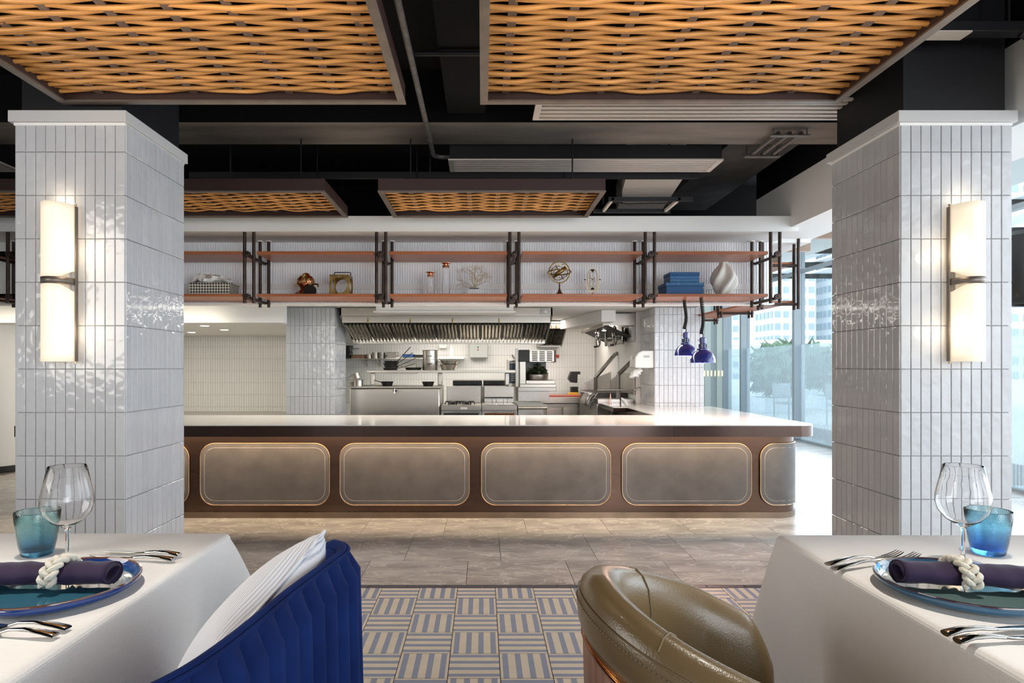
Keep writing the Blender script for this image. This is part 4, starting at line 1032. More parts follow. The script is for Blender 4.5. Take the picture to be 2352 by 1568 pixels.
heat_lamp('navy blue dome heat lamp on a coiled cord, the higher one on the left', 1575, 0, 817, 50, 5.28)
heat_lamp('navy blue dome heat lamp on a coiled cord, the lower nearer one', 1614, 0, 833, 56, 5.08)
# =================================================================== KITCHEN
ST, SD_ = M['steel'], M['steel_dark']
def group_box(name, label, cat, x0, x1, y0, y1, z0, z1, mat_, part, group=None, bevel=.004):
    t = thing(name, label, cat, ((x0+x1)/2, (y0+y1)/2, z0), group=group)
    bx(x0, x1, y0, y1, z0, z1).build(part, mat_, t, bevel=bevel); return t
def hood(name, label, x0, x1, yf, yb, zt, zl, zb, nf, brand=False):
    t = thing(name, label, 'extractor hood', ((x0+x1)/2, yf, zb))
    e = .006
    m_ = MB(); m_.box(x0, x1, yf, yf+e, zl, zt); m_.build('front_fascia', ST, t)
    bx(x0+e, x1-e, yf+e, yb + .5, zt - .01, zt).build('roof_sheet', ST, t)
    for xa in (x0, x1 - .02):
        MB().add([(xa, yf, zl), (xa, yf, zt), (xa, yb+.5, zt), (xa, yb+.5, zb), (xa, yb-.05, zb), (xa+.02, yf, zl), (xa+.02, yf, zt), (xa+.02, yb+.5, zt), (xa+.02, yb+.5, zb), (xa+.02, yb-.05, zb)],
                 [(0,1,2,3,4), (9,8,7,6,5), (0,1,6,5), (1,2,7,6), (2,3,8,7), (3,4,9,8), (4,0,5,9)]).build('end_panel', SD_, t)
    zi = zl - .045
    MB().box(x0+.02, x1-.02, yf+.05, yf+.06, zi-.03, zl+.02).build('inner_lip', ST, t)
    MB().box(x0+.02, x1-.02, yb-.06, yb+.12, zb-.004, zb+.02).build('grease_gutter', ST, t)
    # baffle filters: sloping slats
    W = (x1 - x0 - .06) / nf; Aa = Vector((0, yf+.07, zi-.03)); Bb = Vector((0, yb-.05, zb+.03)); d = (Bb - Aa); nrm = Vector((0, -d.z, d.y)).normalized()
    if nrm.z > 0: nrm = -nrm
    for i in range(nf):
        xa = x0 + .03 + i*W; fm_ = MB(); ns = 6; p = (W - .012)/ns
        for k in range(ns):
            xs = xa + .006 + k*p; prof2 = [(0, 0), (p*.18, .02), (p*.40, .034), (p*.62, .02), (p*.80, 0)]
            rows_ = [[Vector((xs + a, 0, 0)) + Aa + nrm*b for a, b in prof2], [Vector((xs + a, 0, 0)) + Bb + nrm*b for a, b in prof2]]
            fm_.grid(rows_)
        fo = fm_.build('baffle_filter', M['filter'], t, smooth=25, fix=False)
    bb = MB(); bb.add([(x0+.02, Aa.y, Aa.z+.012), (x1-.02, Aa.y, Aa.z+.012), (x1-.02, Bb.y, Bb.z+.012), (x0+.02, Bb.y, Bb.z+.012)], [(0,1,2,3)]); bb.build('filter_backing', M['blackmetal'], t)
    for k in range(4):
        xx = x0 + (x1-x0)*(.13 + .2*k + (.02 if k > 2 else 0)); tb([(xx, yf+.045, zi+.02), (xx, yf+.045, zi-.035)], .008, 8).build('fire_nozzle', M['oldbrass'], t)
    return t
H1 = hood('extractor_hood', 'wide stainless extractor hood with baffle filters over the main cook line', -1.63, .80, 7.0, 7.72, 1.872, Z(725, 7.0), Z(788, 7.7), 9)
bx(X(1241, 6.99), X(1264, 6.99), 6.985, 7.0, Z(722, 6.99), Z(709, 6.99)).build('control_plate', SD_, H1); bx(X(1251, 6.98), X(1256, 6.98), 6.982, 6.985, Z(718, 6.98), Z(713, 6.98)).build('switch', M['plastic'], H1)
hood('extractor_hood', 'shorter stainless extractor hood behind, seen past the right end of the main one', .9, X(1305, 9.0), 9.0, 9.75, 1.868, Z(742, 9.0), Z(796, 9.7), 2)
db = thing('duct_casing', 'white boxed air duct hanging in front of the main hood', 'duct', (X(1021, 6.62), 6.7, Z(717, 6.6)))
bx(X(864, 6.62), X(1179, 6.62), 6.6, 6.85, Z(714, 6.6), 1.876).build('casing', M['white'], db, bevel=.003)
bx(X(858, 6.6), X(1184, 6.6), 6.58, 6.87, Z(718, 6.6), Z(714, 6.6)).build('bottom_flange', M['plastic'], db, bevel=.002)
db2 = thing('duct_casing', 'white boxed air duct on the ceiling left of the dark grill hood', 'duct', (1.3, 8.0, 1.75))
MB().add([(X(1310, 7.9), 8.9, 1.745), (X(1350, 7.9)+.1, 8.9, 1.745), (X(1410, 7.4), 7.3, 1.735), (X(1378, 7.4), 7.3, 1.735),
          (X(1310, 7.9), 8.9, 1.876), (X(1350, 7.9)+.1, 8.9, 1.876), (X(1410, 7.4), 7.3, 1.876), (X(1378, 7.4), 7.3, 1.876)],
         [(0,1,2,3),(4,5,6,7),(0,1,5,4),(1,2,6,5),(2,3,7,6),(3,0,4,7)]).build('casing', M['white'], db2)
# dark hood over the grill on the right wall
gh_ = thing('grill_hood', 'dark open stainless hood with two small lights over the charcoal grill', 'extractor hood', (1.75, 8.3, 1.6))
MB().add([(1.50, 7.62, 1.70), (1.50, 9.3, 1.70), (1.50, 7.62, 1.76), (1.50, 9.3, 1.76), (1.88, 7.62, 1.60), (1.88, 9.3, 1.60)], [(0,1,3,2)]).build('front_rim', ST, gh_, solid=.01)
MB().add([(1.51, 9.3, 1.735), (1.88, 9.3, 1.56), (1.88, 7.63, 1.56), (1.51, 7.63, 1.735)], [(0,1,2,3)]).build('dark_interior', M['blackmetal'], gh_, solid=.01)
MB().add([(1.50, 7.62, 1.715), (1.89, 7.62, 1.715), (1.89, 7.62, 1.86), (1.62, 7.62, 1.86), (1.50, 7.62, 1.78)], [(0,1,2,3,4)]).build('end_panel', ST, gh_, solid=.012)
for yy in (8.1, 8.6): MB().lathe([(.001, 1.672), (.03, 1.672), (.034, 1.68)], (1.61, yy, 0), 14).build('light', M['emit'], gh_)
bx(1.85, 1.895, 7.62, 9.3, 1.52, 1.70).build('rear_filter', SD_, gh_)

def pan(name, label, x, y, z, r, h, mat_, handle=None, hr=.006, tilt=None, cat='pan', flare=1.12, group=None, lip=True):
    t = thing(name, label, cat, (x, y, z), group=group)
    MB().lathe([(.001, z), (r/flare, z), (r, z+h), (r+.004, z+h+.001), (r+.003, z+h-.003), (r-.003, z+h-.002), (r/flare-.003, z+.004), (.001, z+.004)], (x, y, 0), 28).build('pan_body', mat_, t, smooth=40)
    if handle:
        a, ln_, up = handle; dx, dy = math.cos(a), math.sin(a)
        tb([(x+dx*r*.98, y+dy*r*.98, z+h*.8), (x+dx*(r+ln_*.3), y+dy*(r+ln_*.3), z+h*.8+up*.3), (x+dx*(r+ln_), y+dy*(r+ln_), z+h*.8+up)], hr, 6, flat=.6).build('handle', mat_, t, smooth=50)
    return t
# main cook line, left: stainless back panel with ledge
zt_ = Z(887, 7.6)
cl = thing('cooking_suite', 'tall plain stainless back of the cooking suite with a tap on it', 'cabinet', (X(910, 7.6), 7.7, 0))
bx(X(803, 7.6), X(1011, 7.6), 7.6, 8.25, 0, zt_ - .02).build('back_panel', ST, cl, bevel=.02)
bx(X(798, 7.6), X(1012, 7.6), 7.585, 8.27, zt_ - .02, zt_).build('top_ledge', ST, cl, bevel=.004)
tp = thing('wall_tap', 'small chrome tap fixed on the stainless back panel', 'tap', (X(908, 7.6), 7.56, Z(897, 7.6)))
tb([(X(908, 7.6), 7.6, Z(893, 7.6)), (X(908, 7.6), 7.55, Z(893, 7.6)), (X(908, 7.6), 7.54, Z(903, 7.6))], .012, 8).build('spout', M['chrome'], tp, smooth=50)
tb([(X(904, 7.6), 7.55, Z(897, 7.6)), (X(913, 7.6), 7.55, Z(897, 7.6))], .008, 8).build('handle', M['iron'], tp)
# ranges
def range_unit(label, px0, px1, burners, kind):
    D = 7.5; x0, x1 = X(px0, D), X(px1, D); zc = .722; t = thing('cooking_range', label, 'cooker', ((x0+x1)/2, 7.85, 0), group='stainless cookers')
    bx(x0, x1, 7.53, 8.2, 0, zc-.055).build('cabinet', SD_, t, bevel=.004)
    bx(x0, x1, D, 8.2, zc-.055, zc).build('control_front', ST, t, bevel=.004)
    bx(x0+.03, x1-.005, 8.2, 8.26, zc, Z(887, 8.2)).build('splashback', ST, t, bevel=.004)
    bx(x0+.03, x1-.03, 7.515, 7.53, .2, zc-.09).build('oven_door', M['blackmetal'] if kind == 'range' else M['copper_edge'], t, bevel=.004)
    if kind == 'range':
        for xx in burners:
            g = MB()
            for a in range(6):
                an = PI*a/3; g.tube([(xx, 7.85, zc+.03), (xx+.09*math.cos(an), 7.85+.12*math.sin(an), zc+.034), (xx+.10*math.cos(an), 7.85+.13*math.sin(an), zc)], .008, 5)
            g.build('burner_grate', M['iron'], t)
            MB().lathe([(.001, zc), (.04, zc), (.03, zc+.018), (.001, zc+.02)], (xx, 7.85, 0), 16).build('burner', M['iron'], t, smooth=40)
        bx(X(1058, D), X(1073, D), 7.494, 7.5, zc-.04, zc-.018).build('name_plate', M['plastic'], t); bx(X(1061, D), X(1070, D), 7.4925, 7.4945, zc-.032, zc-.026).build('plate_mark', M['grey'], t)
    else:
        bx(x0+.04, x1-.04, 7.6, 8.1, zc, zc+.006).build('griddle_plate', M['chrome'], t)
        for xx in (x0+.13, x0+.27):
            tb([(xx, 7.75, zc+.006), (xx, 7.75, zc+.07), (xx+.025, 7.75, zc+.08), (xx+.05, 7.75, zc+.07), (xx+.05, 7.75, zc+.006)], .003, 5).build('basket_handle', M['chrome'], t)
        bx(x0+.03, x1-.02, 8.14, 8.19, zc+.06, zc+.075).build('basket_rail', M['iron'], t)
    return t
range_unit('stainless cooker with two black iron burner grates behind the bar', 1013, 1105, (X(1040, 7.8), X(1072, 7.8)), 'range')
range_unit('stainless griddle cooker with wire basket handles, right of the burners', 1107, 1188, (), 'griddle')
bt = thing('prep_table', 'grey steel prep table with a rolled edge, right of the griddle', 'table', (X(1222, 7.5), 7.9, 0))
MB().prism([(X(1190, 7.5), 7.5), (X(1258, 7.5), 7.5), (X(1258, 7.5), 7.56), (X(1236, 8.66), 8.66), (X(1190, 7.5), 8.66)], .70, .722).build('tabletop', M['grey'], bt, bevel=.004)
tb([(X(1190, 7.5), 7.5, .70), (X(1257, 7.5), 7.5, .70)], .022, 10).build('rolled_edge', ST, bt, smooth=50)
bx(X(1190, 7.5), X(1246, 7.5), 7.53, 8.5, 0, .69).build('cabinet', SD_, bt, bevel=.004)
# over-shelf with posts
zo = Z(856, 7.9)
osf = thing('pan_shelf', 'long stainless over-shelf on four posts holding pans and pots', 'shelf', (X(1011, 7.9), 8.0, zo))
bx(X(842, 7.9), X(1184, 7.9), 7.9, 8.25, zo - .0, zo + .035).build('board', ST, osf, bevel=.004)
for px_ in (855, 1010, 1165): bx(X(px_-5, 8.0), X(px_+5, 8.0), 8.02, 8.14, zt_, zo).build('post', ST, osf, bevel=.01, seg=3)
bx(X(896, 7.9), X(956, 7.9), 7.92, 8.1, zo - .012, zo).build('strip_light', M['plastic'], osf)
zo += .035
def pan_stack():
    x, y = X(896, 8.0), 8.08
    for k in range(4):
        pan('frying_pan', ('bottom', 'second', 'third', 'top')[k] + ' black iron frying pan of the stack at the left of the steel over-shelf', x + (-.005, .008, -.004, .006)[k], y, zo + .0305*k, .098, .028, M['iron'], (.35 + .25*k - .3, .22, .06 + .045*k), .008, group='stacked frying pans')
    pan('frying_pan', 'wide black iron frying pan lying alone right of the pan stack', X(948, 8.0), 8.10, zo, .11, .034, M['iron'], (PI*.93, .2, .10), .008, group='frying pans')
pan_stack()
pt = thing('stock_pot', 'tall stainless stock pot with a second pot nested in it', 'pot', (X(987, 8.0), 8.08, zo))
px0_ = X(987, 8.0)
MB().lathe([(.001, zo), (.100, zo), (.103, zo+.004), (.103, zo+.135), (.107, zo+.138), (.101, zo+.138), (.099, zo+.006), (.001, zo+.006)], (px0_, 8.08, 0), 32).build('pot_body', ST, pt, smooth=40)
MB().lathe([(.098, zo+.10), (.098, zo+.255), (.112, zo+.262), (.096, zo+.258), (.094, zo+.10)], (px0_, 8.08, 0), 32).build('nested_pot', ST, pt, smooth=40)
for zz in (.09, .19):
    tb([(px0_-.025, 7.98, zo+zz), (px0_-.022, 7.955, zo+zz-.01), (px0_+.022, 7.955, zo+zz-.01), (px0_+.025, 7.98, zo+zz)], .006, 6).build('handle', M['chrome'], pt, smooth=50)
for k, (px_, up, lab) in enumerate(((1030, 0, 'lower of the two nested stainless saute pans right of the stock pot'), (1032, .06, 'upper of the two nested stainless saute pans right of the stock pot'))):
    pan('saute_pan', lab, X(px_, 8.0), 8.08, zo + up*0.9, .125 - .0*k, .07, ST, (2.6 + .3*k, .22, .12), .009, group='saute pans', cat='pan', flare=1.35)
# things on the suite's ledge
pan('sauce_pan', 'lower small stainless sauce pan at the left end of the steel ledge', X(822, 7.75), 7.8, zt_, .062, .075, ST, (PI, .16, .02), .006, cat='pan', flare=1.02, group='sauce pans')
sp2 = pan('sauce_pan', 'upper small stainless sauce pan, tipped over in the stack on the ledge', 0, 0, 0, .060, .07, ST, (PI, .16, 0), .006, cat='pan', flare=1.02, group='sauce pans')
sp2.location = (X(820, 7.75), 7.8, zt_ + .092); sp2.rotation_euler = (0, -.32, 0)
pan('skillet', 'small dark skillet on the ledge left of the tap', X(888, 7.75), 7.8, zt_, .078, .055, M['iron'], (PI*.97, .09, .03), .008, group='ledge skillets', flare=1.3)
pan('skillet', 'small dark skillet on the ledge right of the tap, handle hanging down', X(984, 7.75), 7.72, zt_, .078, .055, M['iron'], (-PI/2, .08, .0), .008, group='ledge skillets', flare=1.3)
sb = thing('serving_bowl', 'shallow steel bowl at the far left of the ledge beside the pier', 'bowl', (X(801, 7.75), 7.9, zt_))
MB().lathe([(.001, zt_), (.03, zt_), (.055, zt_+.03), (.07, zt_+.05), (.066, zt_+.05), (.03, zt_+.008), (.001, zt_+.008)], (X(806, 7.8), 7.95, 0), 24).build('bowl_body', SD_, sb, smooth=40)
# rear burners seen over the ledge
rb = thing('rear_range', 'black iron top of the rear cooking range behind the steel splashbacks', 'cooker', (X(1100, 9), 9.0, 0))
bx(X(1040, 8.9), X(1163, 8.9), 8.9, 9.5, 0, .93).build('cabinet', SD_, rb, bevel=.004)
for a, b in ((1040, 1107), (1110, 1162)): bx(X(a, 8.9), X(b, 8.9), 8.88, 9.3, .935, 1.0).build('grate_block', M['iron'], rb, bevel=.006)
# wall shelf left
wz = Z(823, 9.9)
wsf = thing('wall_shelf', 'grey steel wall shelf on brackets at the left end of the kitchen wall', 'shelf', (X(835, 10), 10.05, wz))
bx(X(788, 9.85), X(884, 9.85), 9.88, 10.238, wz - .012, wz).build('board', SD_, wsf, bevel=.003)
for px_ in (838, 868): MB().prism([(0,0),(0,0),(0,0)], 0, 0) if False else MB().add([(X(px_, 10.1), 10.238, wz-.012), (X(px_, 10.1), 9.95, wz-.012), (X(px_, 10.1), 10.238, wz-.13), (X(px_, 10.1)+.02, 10.238, wz-.012), (X(px_, 10.1)+.02, 9.95, wz-.012), (X(px_, 10.1)+.02, 10.238, wz-.13)], [(0,1,2),(3,4,5),(0,1,4,3),(1,2,5,4),(2,0,3,5)]).build('bracket', SD_, wsf)
def tub(name, label, px_, w_, h_, mat_, cat, group=None, z=None, r=True):
    z = wz if z is None else z; x = X(px_, 10); t = thing(name, label, cat, (x, 10.05, z), group=group)
    if r: MB().lathe([(.001, z), (w_/2*.9, z), (w_/2, z+h_), (w_/2+.006, z+h_), (w_/2-.006, z+h_), (w_/2*.88, z+.006), (.001, z+.006)], (x, 10.06, 0), 24).build('body', mat_, t, smooth=40)
    else:
        bx(x-w_/2, x+w_/2, 9.95, 10.17, z, z+h_).build('body', mat_, t, bevel=.004); bx(x-w_/2-.006, x+w_/2+.006, 9.944, 10.176, z+h_, z+h_+.008).build('rim', mat_, t)
    return t
tub('storage_crate', 'lower of the two black crates at the left end of the wall shelf', 796, .13, .10, M['blackplastic'], 'crate', 'black crates', r=False)
tub('storage_crate', 'upper of the two black crates at the left end of the wall shelf', 796, .12, .09, M['blackplastic'], 'crate', 'black crates', z=wz+.112, r=False)
tub('wooden_tray', 'brown wooden tray beside the black crates on the wall shelf', 822, .2, .055, M['walnut'], 'tray', r=False)
tub('steel_tin', 'small steel tin next to the wooden tray on the wall shelf', 846, .10, .07, ST, 'tin')
tub('steel_pot', 'left one of the two steel pots at the right of the wall shelf', 861, .11, .10, ST, 'pot', 'steel pots on the wall shelf')
tub('steel_pot', 'right one of the two steel pots at the right of the wall shelf', 876, .11, .10, SD_, 'pot', 'steel pots on the wall shelf')
# second wall shelf with bottle
w2z = Z(820, 10)
ws2 = thing('glass_shelf', 'thin pale shelf along the kitchen wall behind the pans', 'shelf', (X(985, 10), 10.1, w2z))
bx(X(886, 10), X(1066, 10), 9.98, 10.238, w2z - .03, w2z).build('board', M['plastic'], ws2, bevel=.003)
tub('steel_container', 'square steel container at the left of the pale wall shelf', 901, .16, .075, ST, 'container', z=w2z, r=False)
tub('blue_container', 'small blue plastic container on the pale wall shelf', 938, .17, .04, mat('blue_plastic', (.03,.10,.30), .4), 'container', z=w2z, r=False)
tub('dark_container', 'flat dark container on the pale wall shelf left of the stock pot', 962, .15, .03, M['blackplastic'], 'container', z=w2z, r=False)
sbt = thing('squeeze_bottle', 'white squeeze bottle standing on the pale wall shelf', 'bottle', (X(1036, 10), 10.05, w2z))
MB().lathe([(.001, w2z), (.032, w2z), (.034, w2z+.01), (.032, w2z+.13), (.014, w2z+.17), (.014, w2z+.185), (.001, w2z+.186)], (X(1036, 10), 10.05, 0), 20).build('bottle_body', M['plastic'], sbt, smooth=40)
MB().lathe([(.016, w2z+.178), (.016, w2z+.20), (.006, w2z+.205), (.005, w2z+.235), (.001, w2z+.236)], (X(1036, 10), 10.05, 0), 16).build('cap', M['plastic'], sbt, smooth=40)
for px_, w_ in ((896, .19), (940, .25)): pass
wb = bx(X(895, 10.2), X(955, 10.2), 10.225, 10.238, Z(838, 10.2)-.14, Z(838, 10.2)+.02).build('white_board', M['plastic']); tag(wb, 'plain white board on the tiled wall behind the frying pans', 'board')
eb = thing('electrical_box', 'grey electrical box with two small indicator buttons on the kitchen wall', 'electrical box', (X(1099, 10.1), 10.15, Z(822, 10.1)))
bx(X(1079, 10.1), X(1120, 10.1), 10.10, 10.238, Z(821, 10.1), Z(788, 10.1)).build('enclosure', M['grey'], eb, bevel=.004)
for q, mt in ((797, M['bluescreen']), (803, M['red'])): MB().lathe([(.001, 0), (.012, 0), (.010, .012), (.001, .013)], (X(1098, 10.1), 10.10, Z(q, 10.1)), 12, rot=(PI/2, 0, 0)).build('button', mt, eb)
for k, (px_, py_) in enumerate(((817, 795), (1016, 795), (1279, 791))):
    o = bx(X(px_-8, 10.1), X(px_+9, 10.1), 10.16, 10.238, Z(py_+4, 10.1), Z(py_-4, 10.1)).build('wall_socket', M['white'] if k < 2 else SD_, bevel=.003)
    tag(o, ('small white socket box on the kitchen wall under the left end of the main hood', 'small white socket box on the kitchen wall above the saute pans', 'small tan junction box under the shorter rear hood')[k], 'socket')
ras = thing('red_alarm', 'small red alarm button on the kitchen wall beside the grill oven', 'button', (X(1282, 10.1), 10.2, Z(817, 10.1)))
bx(X(1279, 10.1), X(1286, 10.1), 10.20, 10.238, Z(821, 10.1), Z(814, 10.1)).build('box', M['red'], ras, bevel=.003)
# combi oven edge
co = thing('combi_oven', 'narrow view of a combi oven with dark blue control panel, left of the salamander', 'oven', (X(1176, 8.9), 9.2, .95))
bx(X(1167, 8.7), X(1188, 8.7), 8.7, 9.35, 0, Z(825, 8.7)).build('oven_body', ST, co, bevel=.006)
bx(X(1170, 8.69), X(1186, 8.69), 8.685, 8.70, Z(880, 8.7), Z(829, 8.7)).build('control_panel', M['bluescreen'], co)
bx(X(1171, 8.68), X(1183, 8.68), 8.68, 8.686, Z(834, 8.7), Z(831, 8.7)).build('label_strip', M['plastic'], co)
for k in range(4): bx(X(1174, 8.68), X(1182, 8.68), 8.678, 8.686, Z(860+5*k, 8.7), Z(857+5*k, 8.7)).build('key', M['grey'], co)
tb([(X(1182, 8.9), 9.0, Z(825, 8.7)), (X(1182, 8.9), 9.0, Z(822, 8.7)), (X(1177, 8.9), 9.0, Z(814, 8.9))], .014, 8).build('vent_pipe', ST, co, smooth=50)
# salamander
D = 8.45
sl = thing('salamander_grill', 'stainless salamander grill with louvred head and black side on a steel stand', 'oven', (X(1235, D), 8.7, .7225))
bx(X(1192, D), X(1216, D), D, D+.4, Z(830, D), Z(803, D)).build('black_side', M['blackplastic'], sl, bevel=.004)
lp = bx(X(1216, D), X(1273, D), D, D+.4, Z(831, D), Z(804, D)).build('head_casing', ST, sl, bevel=.004)
bx(X(1273, D), X(1277, D), D-.005, D+.4, Z(832, D), Z(804, D)).build('end_cheek', M['walnut'], sl)
for c in range(3):
    for r in range(6):
        xa = X(1222 + 17*c, D); zc = Z(808 + 3.9*r, D)
        MB().add([(xa, D-.001, zc+.008), (xa+.075, D-.001, zc+.008), (xa+.075, D-.012, zc-.004), (xa, D-.012, zc-.004), (xa, D-.001, zc-.006), (xa+.075, D-.001, zc-.006)], [(0,1,2,3), (3,2,5,4), (0,3,4), (1,5,2)]).build('louvre', ST, sl)
bx(X(1184, D), X(1190, D), D, D+.1, Z(888, D), Z(800, D)).build('handle_post', SD_, sl, bevel=.004)
bx(X(1194, D), X(1208, D), D+.02, D+.35, Z(882, D), Z(830, D)).build('support_column', ST, sl, bevel=.004)
bx(X(1208, D), X(1260, D), D+.33, D+.36, Z(882, D), Z(830, D)).build('rear_plate', M['grey'], sl)
bx(X(1208, D), X(1275, D), D, D+.38, Z(882, D), Z(873, D)).build('grill_tray', ST, sl, bevel=.006)
bx(X(1194, D), X(1277, D), D-.02, D+.4, Z(889, D), Z(882, D)).build('base_plate', ST, sl, bevel=.003)
bx(X(1190, D), X(1277, D), D-.03, D+.4, Z(898, D), Z(889, D)).build('stand_top', SD_, sl, bevel=.003)
bx(X(1190, D), X(1262, D), D+.02, D+.20, .7225, Z(898, D)).build('stand_cabinet', SD_, sl, bevel=.003)
zg = Z(872.5, D); gxx = X(1237, D)
gp = thing('round_basin', 'round steel pan on the salamander tray filled with dark leaves', 'pan', (gxx, D+.17, zg))
MB().lathe([(.001, zg), (.142, zg), (.148, zg+.008), (.150, zg+.072), (.156, zg+.076), (.146, zg+.074), (.142, zg+.01), (.001, zg+.01)], (gxx, D+.17, 0), 36).build('pan_body', ST, gp, smooth=40)
lv = MB(); rl = random.Random(5)
for i in range(190):
    a = rl.uniform(0, 2*PI); q = rl.random()**.5*.13; hgt = .15*(1 - (q/.14)**2) * rl.uniform(.25, 1)
    c = Vector((gxx + q*math.cos(a), D+.17 + q*math.sin(a), zg + .075 + hgt)); d = Vector((rl.uniform(-1,1), rl.uniform(-1,1), rl.uniform(-.5,.6))).normalized(); e = d.cross(Vector((rl.uniform(-1,1), rl.uniform(-1,1), 1))).normalized()
    ln_ = rl.uniform(.03, .055); w_ = ln_*.28; up = Vector((0, 0, .012))
    lv.add([c - d*ln_, c - d*ln_*.3 + e*w_ + up, c + d*ln_*.5 + e*w_*.8 + up, c + d*ln_, c + d*ln_*.5 - e*w_*.8 + up*.3, c - d*ln_*.3 - e*w_ + up*.3], [(0,1,2,3), (0,3,4,5)])
lo = tag(lv.build('leafy_greens', M['greens'], None, fix=False), 'heap of dark green leaves piled in the round steel pan', 'leaves', kind='stuff')
# white counter with red board
zc = .752; D = 9.05
wc = thing('cold_counter', 'long stainless cold counter under the red cutting board at the back', 'counter', (X(1300, D), 9.6, 0))
bx(X(1228, D), X(1363, D), D, 10.2, zc-.09, zc).build('worktop', M['steel'], wc, bevel=.004)
bx(X(1250, D), X(1355, D), D+.06, 10.2, 0, zc-.10).build('cabinet', SD_, wc, bevel=.004)
for a, b in ((1254, 1290), (1293, 1350)): bx(X(a, D+.05), X(b, D+.05), D+.04, D+.06, .1, zc-.15).build('door', ST, wc, bevel=.004)
bx(X(1357, D), X(1363, D), D, D+.03, 0, zc-.09).build('leg', M['plastic'], wc)
cb = bx(X(1263, D+.05), X(1341, D+.05), D+.08, D+.42, zc, zc+.016).build('cutting_board', M['red'], bevel=.003); tag(cb, 'long red cutting board on the white edge of the cold counter', 'cutting board')
ycb = bx(X(1309, 9.6), X(1329, 9.6), 9.6, 9.8, zc, zc+.04).build('yellow_block', M['yellow'], bevel=.003); tag(ycb, 'small yellow block beside the black blender', 'block')
bl = thing('vacuum_sealer', 'black angular countertop machine with an overhanging head and clear bin', 'machine', (X(1318, 9.9), 9.95, zc))
q = 9.85
MB().add([(X(a, q), yy, Z(b, q)) for yy in (q, q+.16) for a, b in ((1312, 878), (1306, 870), (1312, 853), (1333, 853), (1333, 859.5), (1327, 859.5), (1326, 879))],
         [tuple(range(7)), tuple(range(13, 6, -1))] + [(i, (i+1) % 7, 7+(i+1) % 7, 7+i) for i in range(7)]).build('upper_body', M['blackplastic'], bl)
bx(X(1312, q), X(1328, q), q, q+.16, zc, Z(888, q)).build('lower_body', M['blackplastic'], bl, bevel=.003)
bx(X(1304, q), X(1333, q), q-.03, q+.14, Z(888, q), Z(879, q)).build('clear_bin', M['acrylic'], bl)
tub('white_bucket', 'pale round bucket at the right end of the cold counter', 1354, .145, .15, M['white'], 'bucket', z=zc)
tub('paper_bowl', 'crumpled white bowl in front of the pale bucket', 1341, .12, .05, M['paper'], 'bowl', z=zc)
# charcoal grill
gr = thing('charcoal_grill', 'charcoal grill with wheels, sloping steel frame and a dark fire box at the right', 'grill', (1.6, 8.2, 0))
bx(1.42, 1.88, 7.62, 9.0, 0, .74).build('cabinet', SD_, gr, bevel=.004)
bx(1.44, 1.88, 8.0, 9.0, .74, .86).build('fire_box', M['iron'], gr)
tb([(1.43, 7.66, .91), (1.885, 7.66, .91)], .009, 8).build('front_rail', M['steel_dark'], gr, smooth=50)
bx(1.43, 1.88, 7.62, 8.0, .74, .80).build('front_shelf', SD_, gr, bevel=.004)
MB().add([(1.885, 9.0, .86), (1.885, 7.62, .86), (1.885, 7.62, 1.12), (1.885, 8.4, 1.12), (1.885, 9.0, 1.0)], [(0,1,2,3,4)]).build('wall_splash', ST, gr, solid=.01)
MB().add([(1.50, 9.02, .84), (1.89, 9.02, .84), (1.89, 9.02, 1.13), (1.50, 9.02, .97)], [(0,1,2,3)]).build('rear_splash', ST, gr, solid=.01)
def bar(pts, w_=.045, nm='frame_bar', mt=None):
    for a, b in zip(pts[:-1], pts[1:]): tb([a, b], w_/2*1.2, 4).build(nm, mt or SD_, gr)
P = lambda px_, py_, d: at(px_, py_, d)
bar([P(1368, 960, 8.6), P(1368, 866, 8.6), P(1414, 812, 8.6), P(1470, 810, 8.6)])
bar([P(1420, 930, 7.7), P(1420, 860, 7.7), P(1463, 818, 7.7), P(1490, 806, 7.7)])
bar([P(1427, 878, 8.5), P(1430, 770, 8.5)]); bar([P(1455, 850, 8.9), P(1455, 760, 8.9)])
bar([P(1395, 767, 8.5), P(1475, 771, 8.5)], .03); bar([P(1385, 778, 8.6), P(1475, 776, 8.6)], .025)
for px_, py_, d, r in ((1374, 777, 8.3, .115), (1412, 771, 8.0, .125)):
    c = P(px_, py_, d); n = 28
    Rw = Euler((0, 0, math.radians(-24))).to_matrix()
    pts = [c + Rw @ Vector((0, r*math.cos(2*PI*k/n), r*math.sin(2*PI*k/n))) for k in range(n)]
    wv = tb(pts, .009, 8, closed=True).build('hand_wheel', M['chrome'], gr, smooth=50)
    for k in range(3):
        a = PI*k/3 + .4; v = Rw @ Vector((0, r*math.cos(a), r*math.sin(a))); tb([c - v, c + v], .006, 6).build('spoke', M['chrome'], wv)
    v = Rw @ Vector((0, -r*.3, -r*.95)); tb([c + v, c + v + Rw @ Vector((-.05, 0, -.005))], .012, 8).build('crank_knob', M['blackplastic'], wv, smooth=50)
    tb([c, c + Rw @ Vector((.28, 0, 0))], .012, 8).build('axle', M['chrome'], gr, smooth=50)
    c2 = c + Rw @ Vector((.10, 0, 0)); pl_ = MB(); oc = [Rw @ Vector((0, a, b)) for a, b in ((-.04, -.11), (.04, -.11), (.055, -.05), (.055, .05), (.04, .11), (-.04, .11), (-.055, .05), (-.055, -.05))]
    pl_.add([c2 + q for q in oc] + [c2 + q + Rw @ Vector((.012, 0, 0)) for q in oc], [tuple(range(8)), tuple(range(15, 7, -1))] + [(i, (i+1) % 8, 8+(i+1) % 8, 8+i) for i in range(8)]); pl_.build('bearing_plate', ST, gr)
lid = bx(0, 0, 0, 0, 0, 0) if False else MB()
ll = []
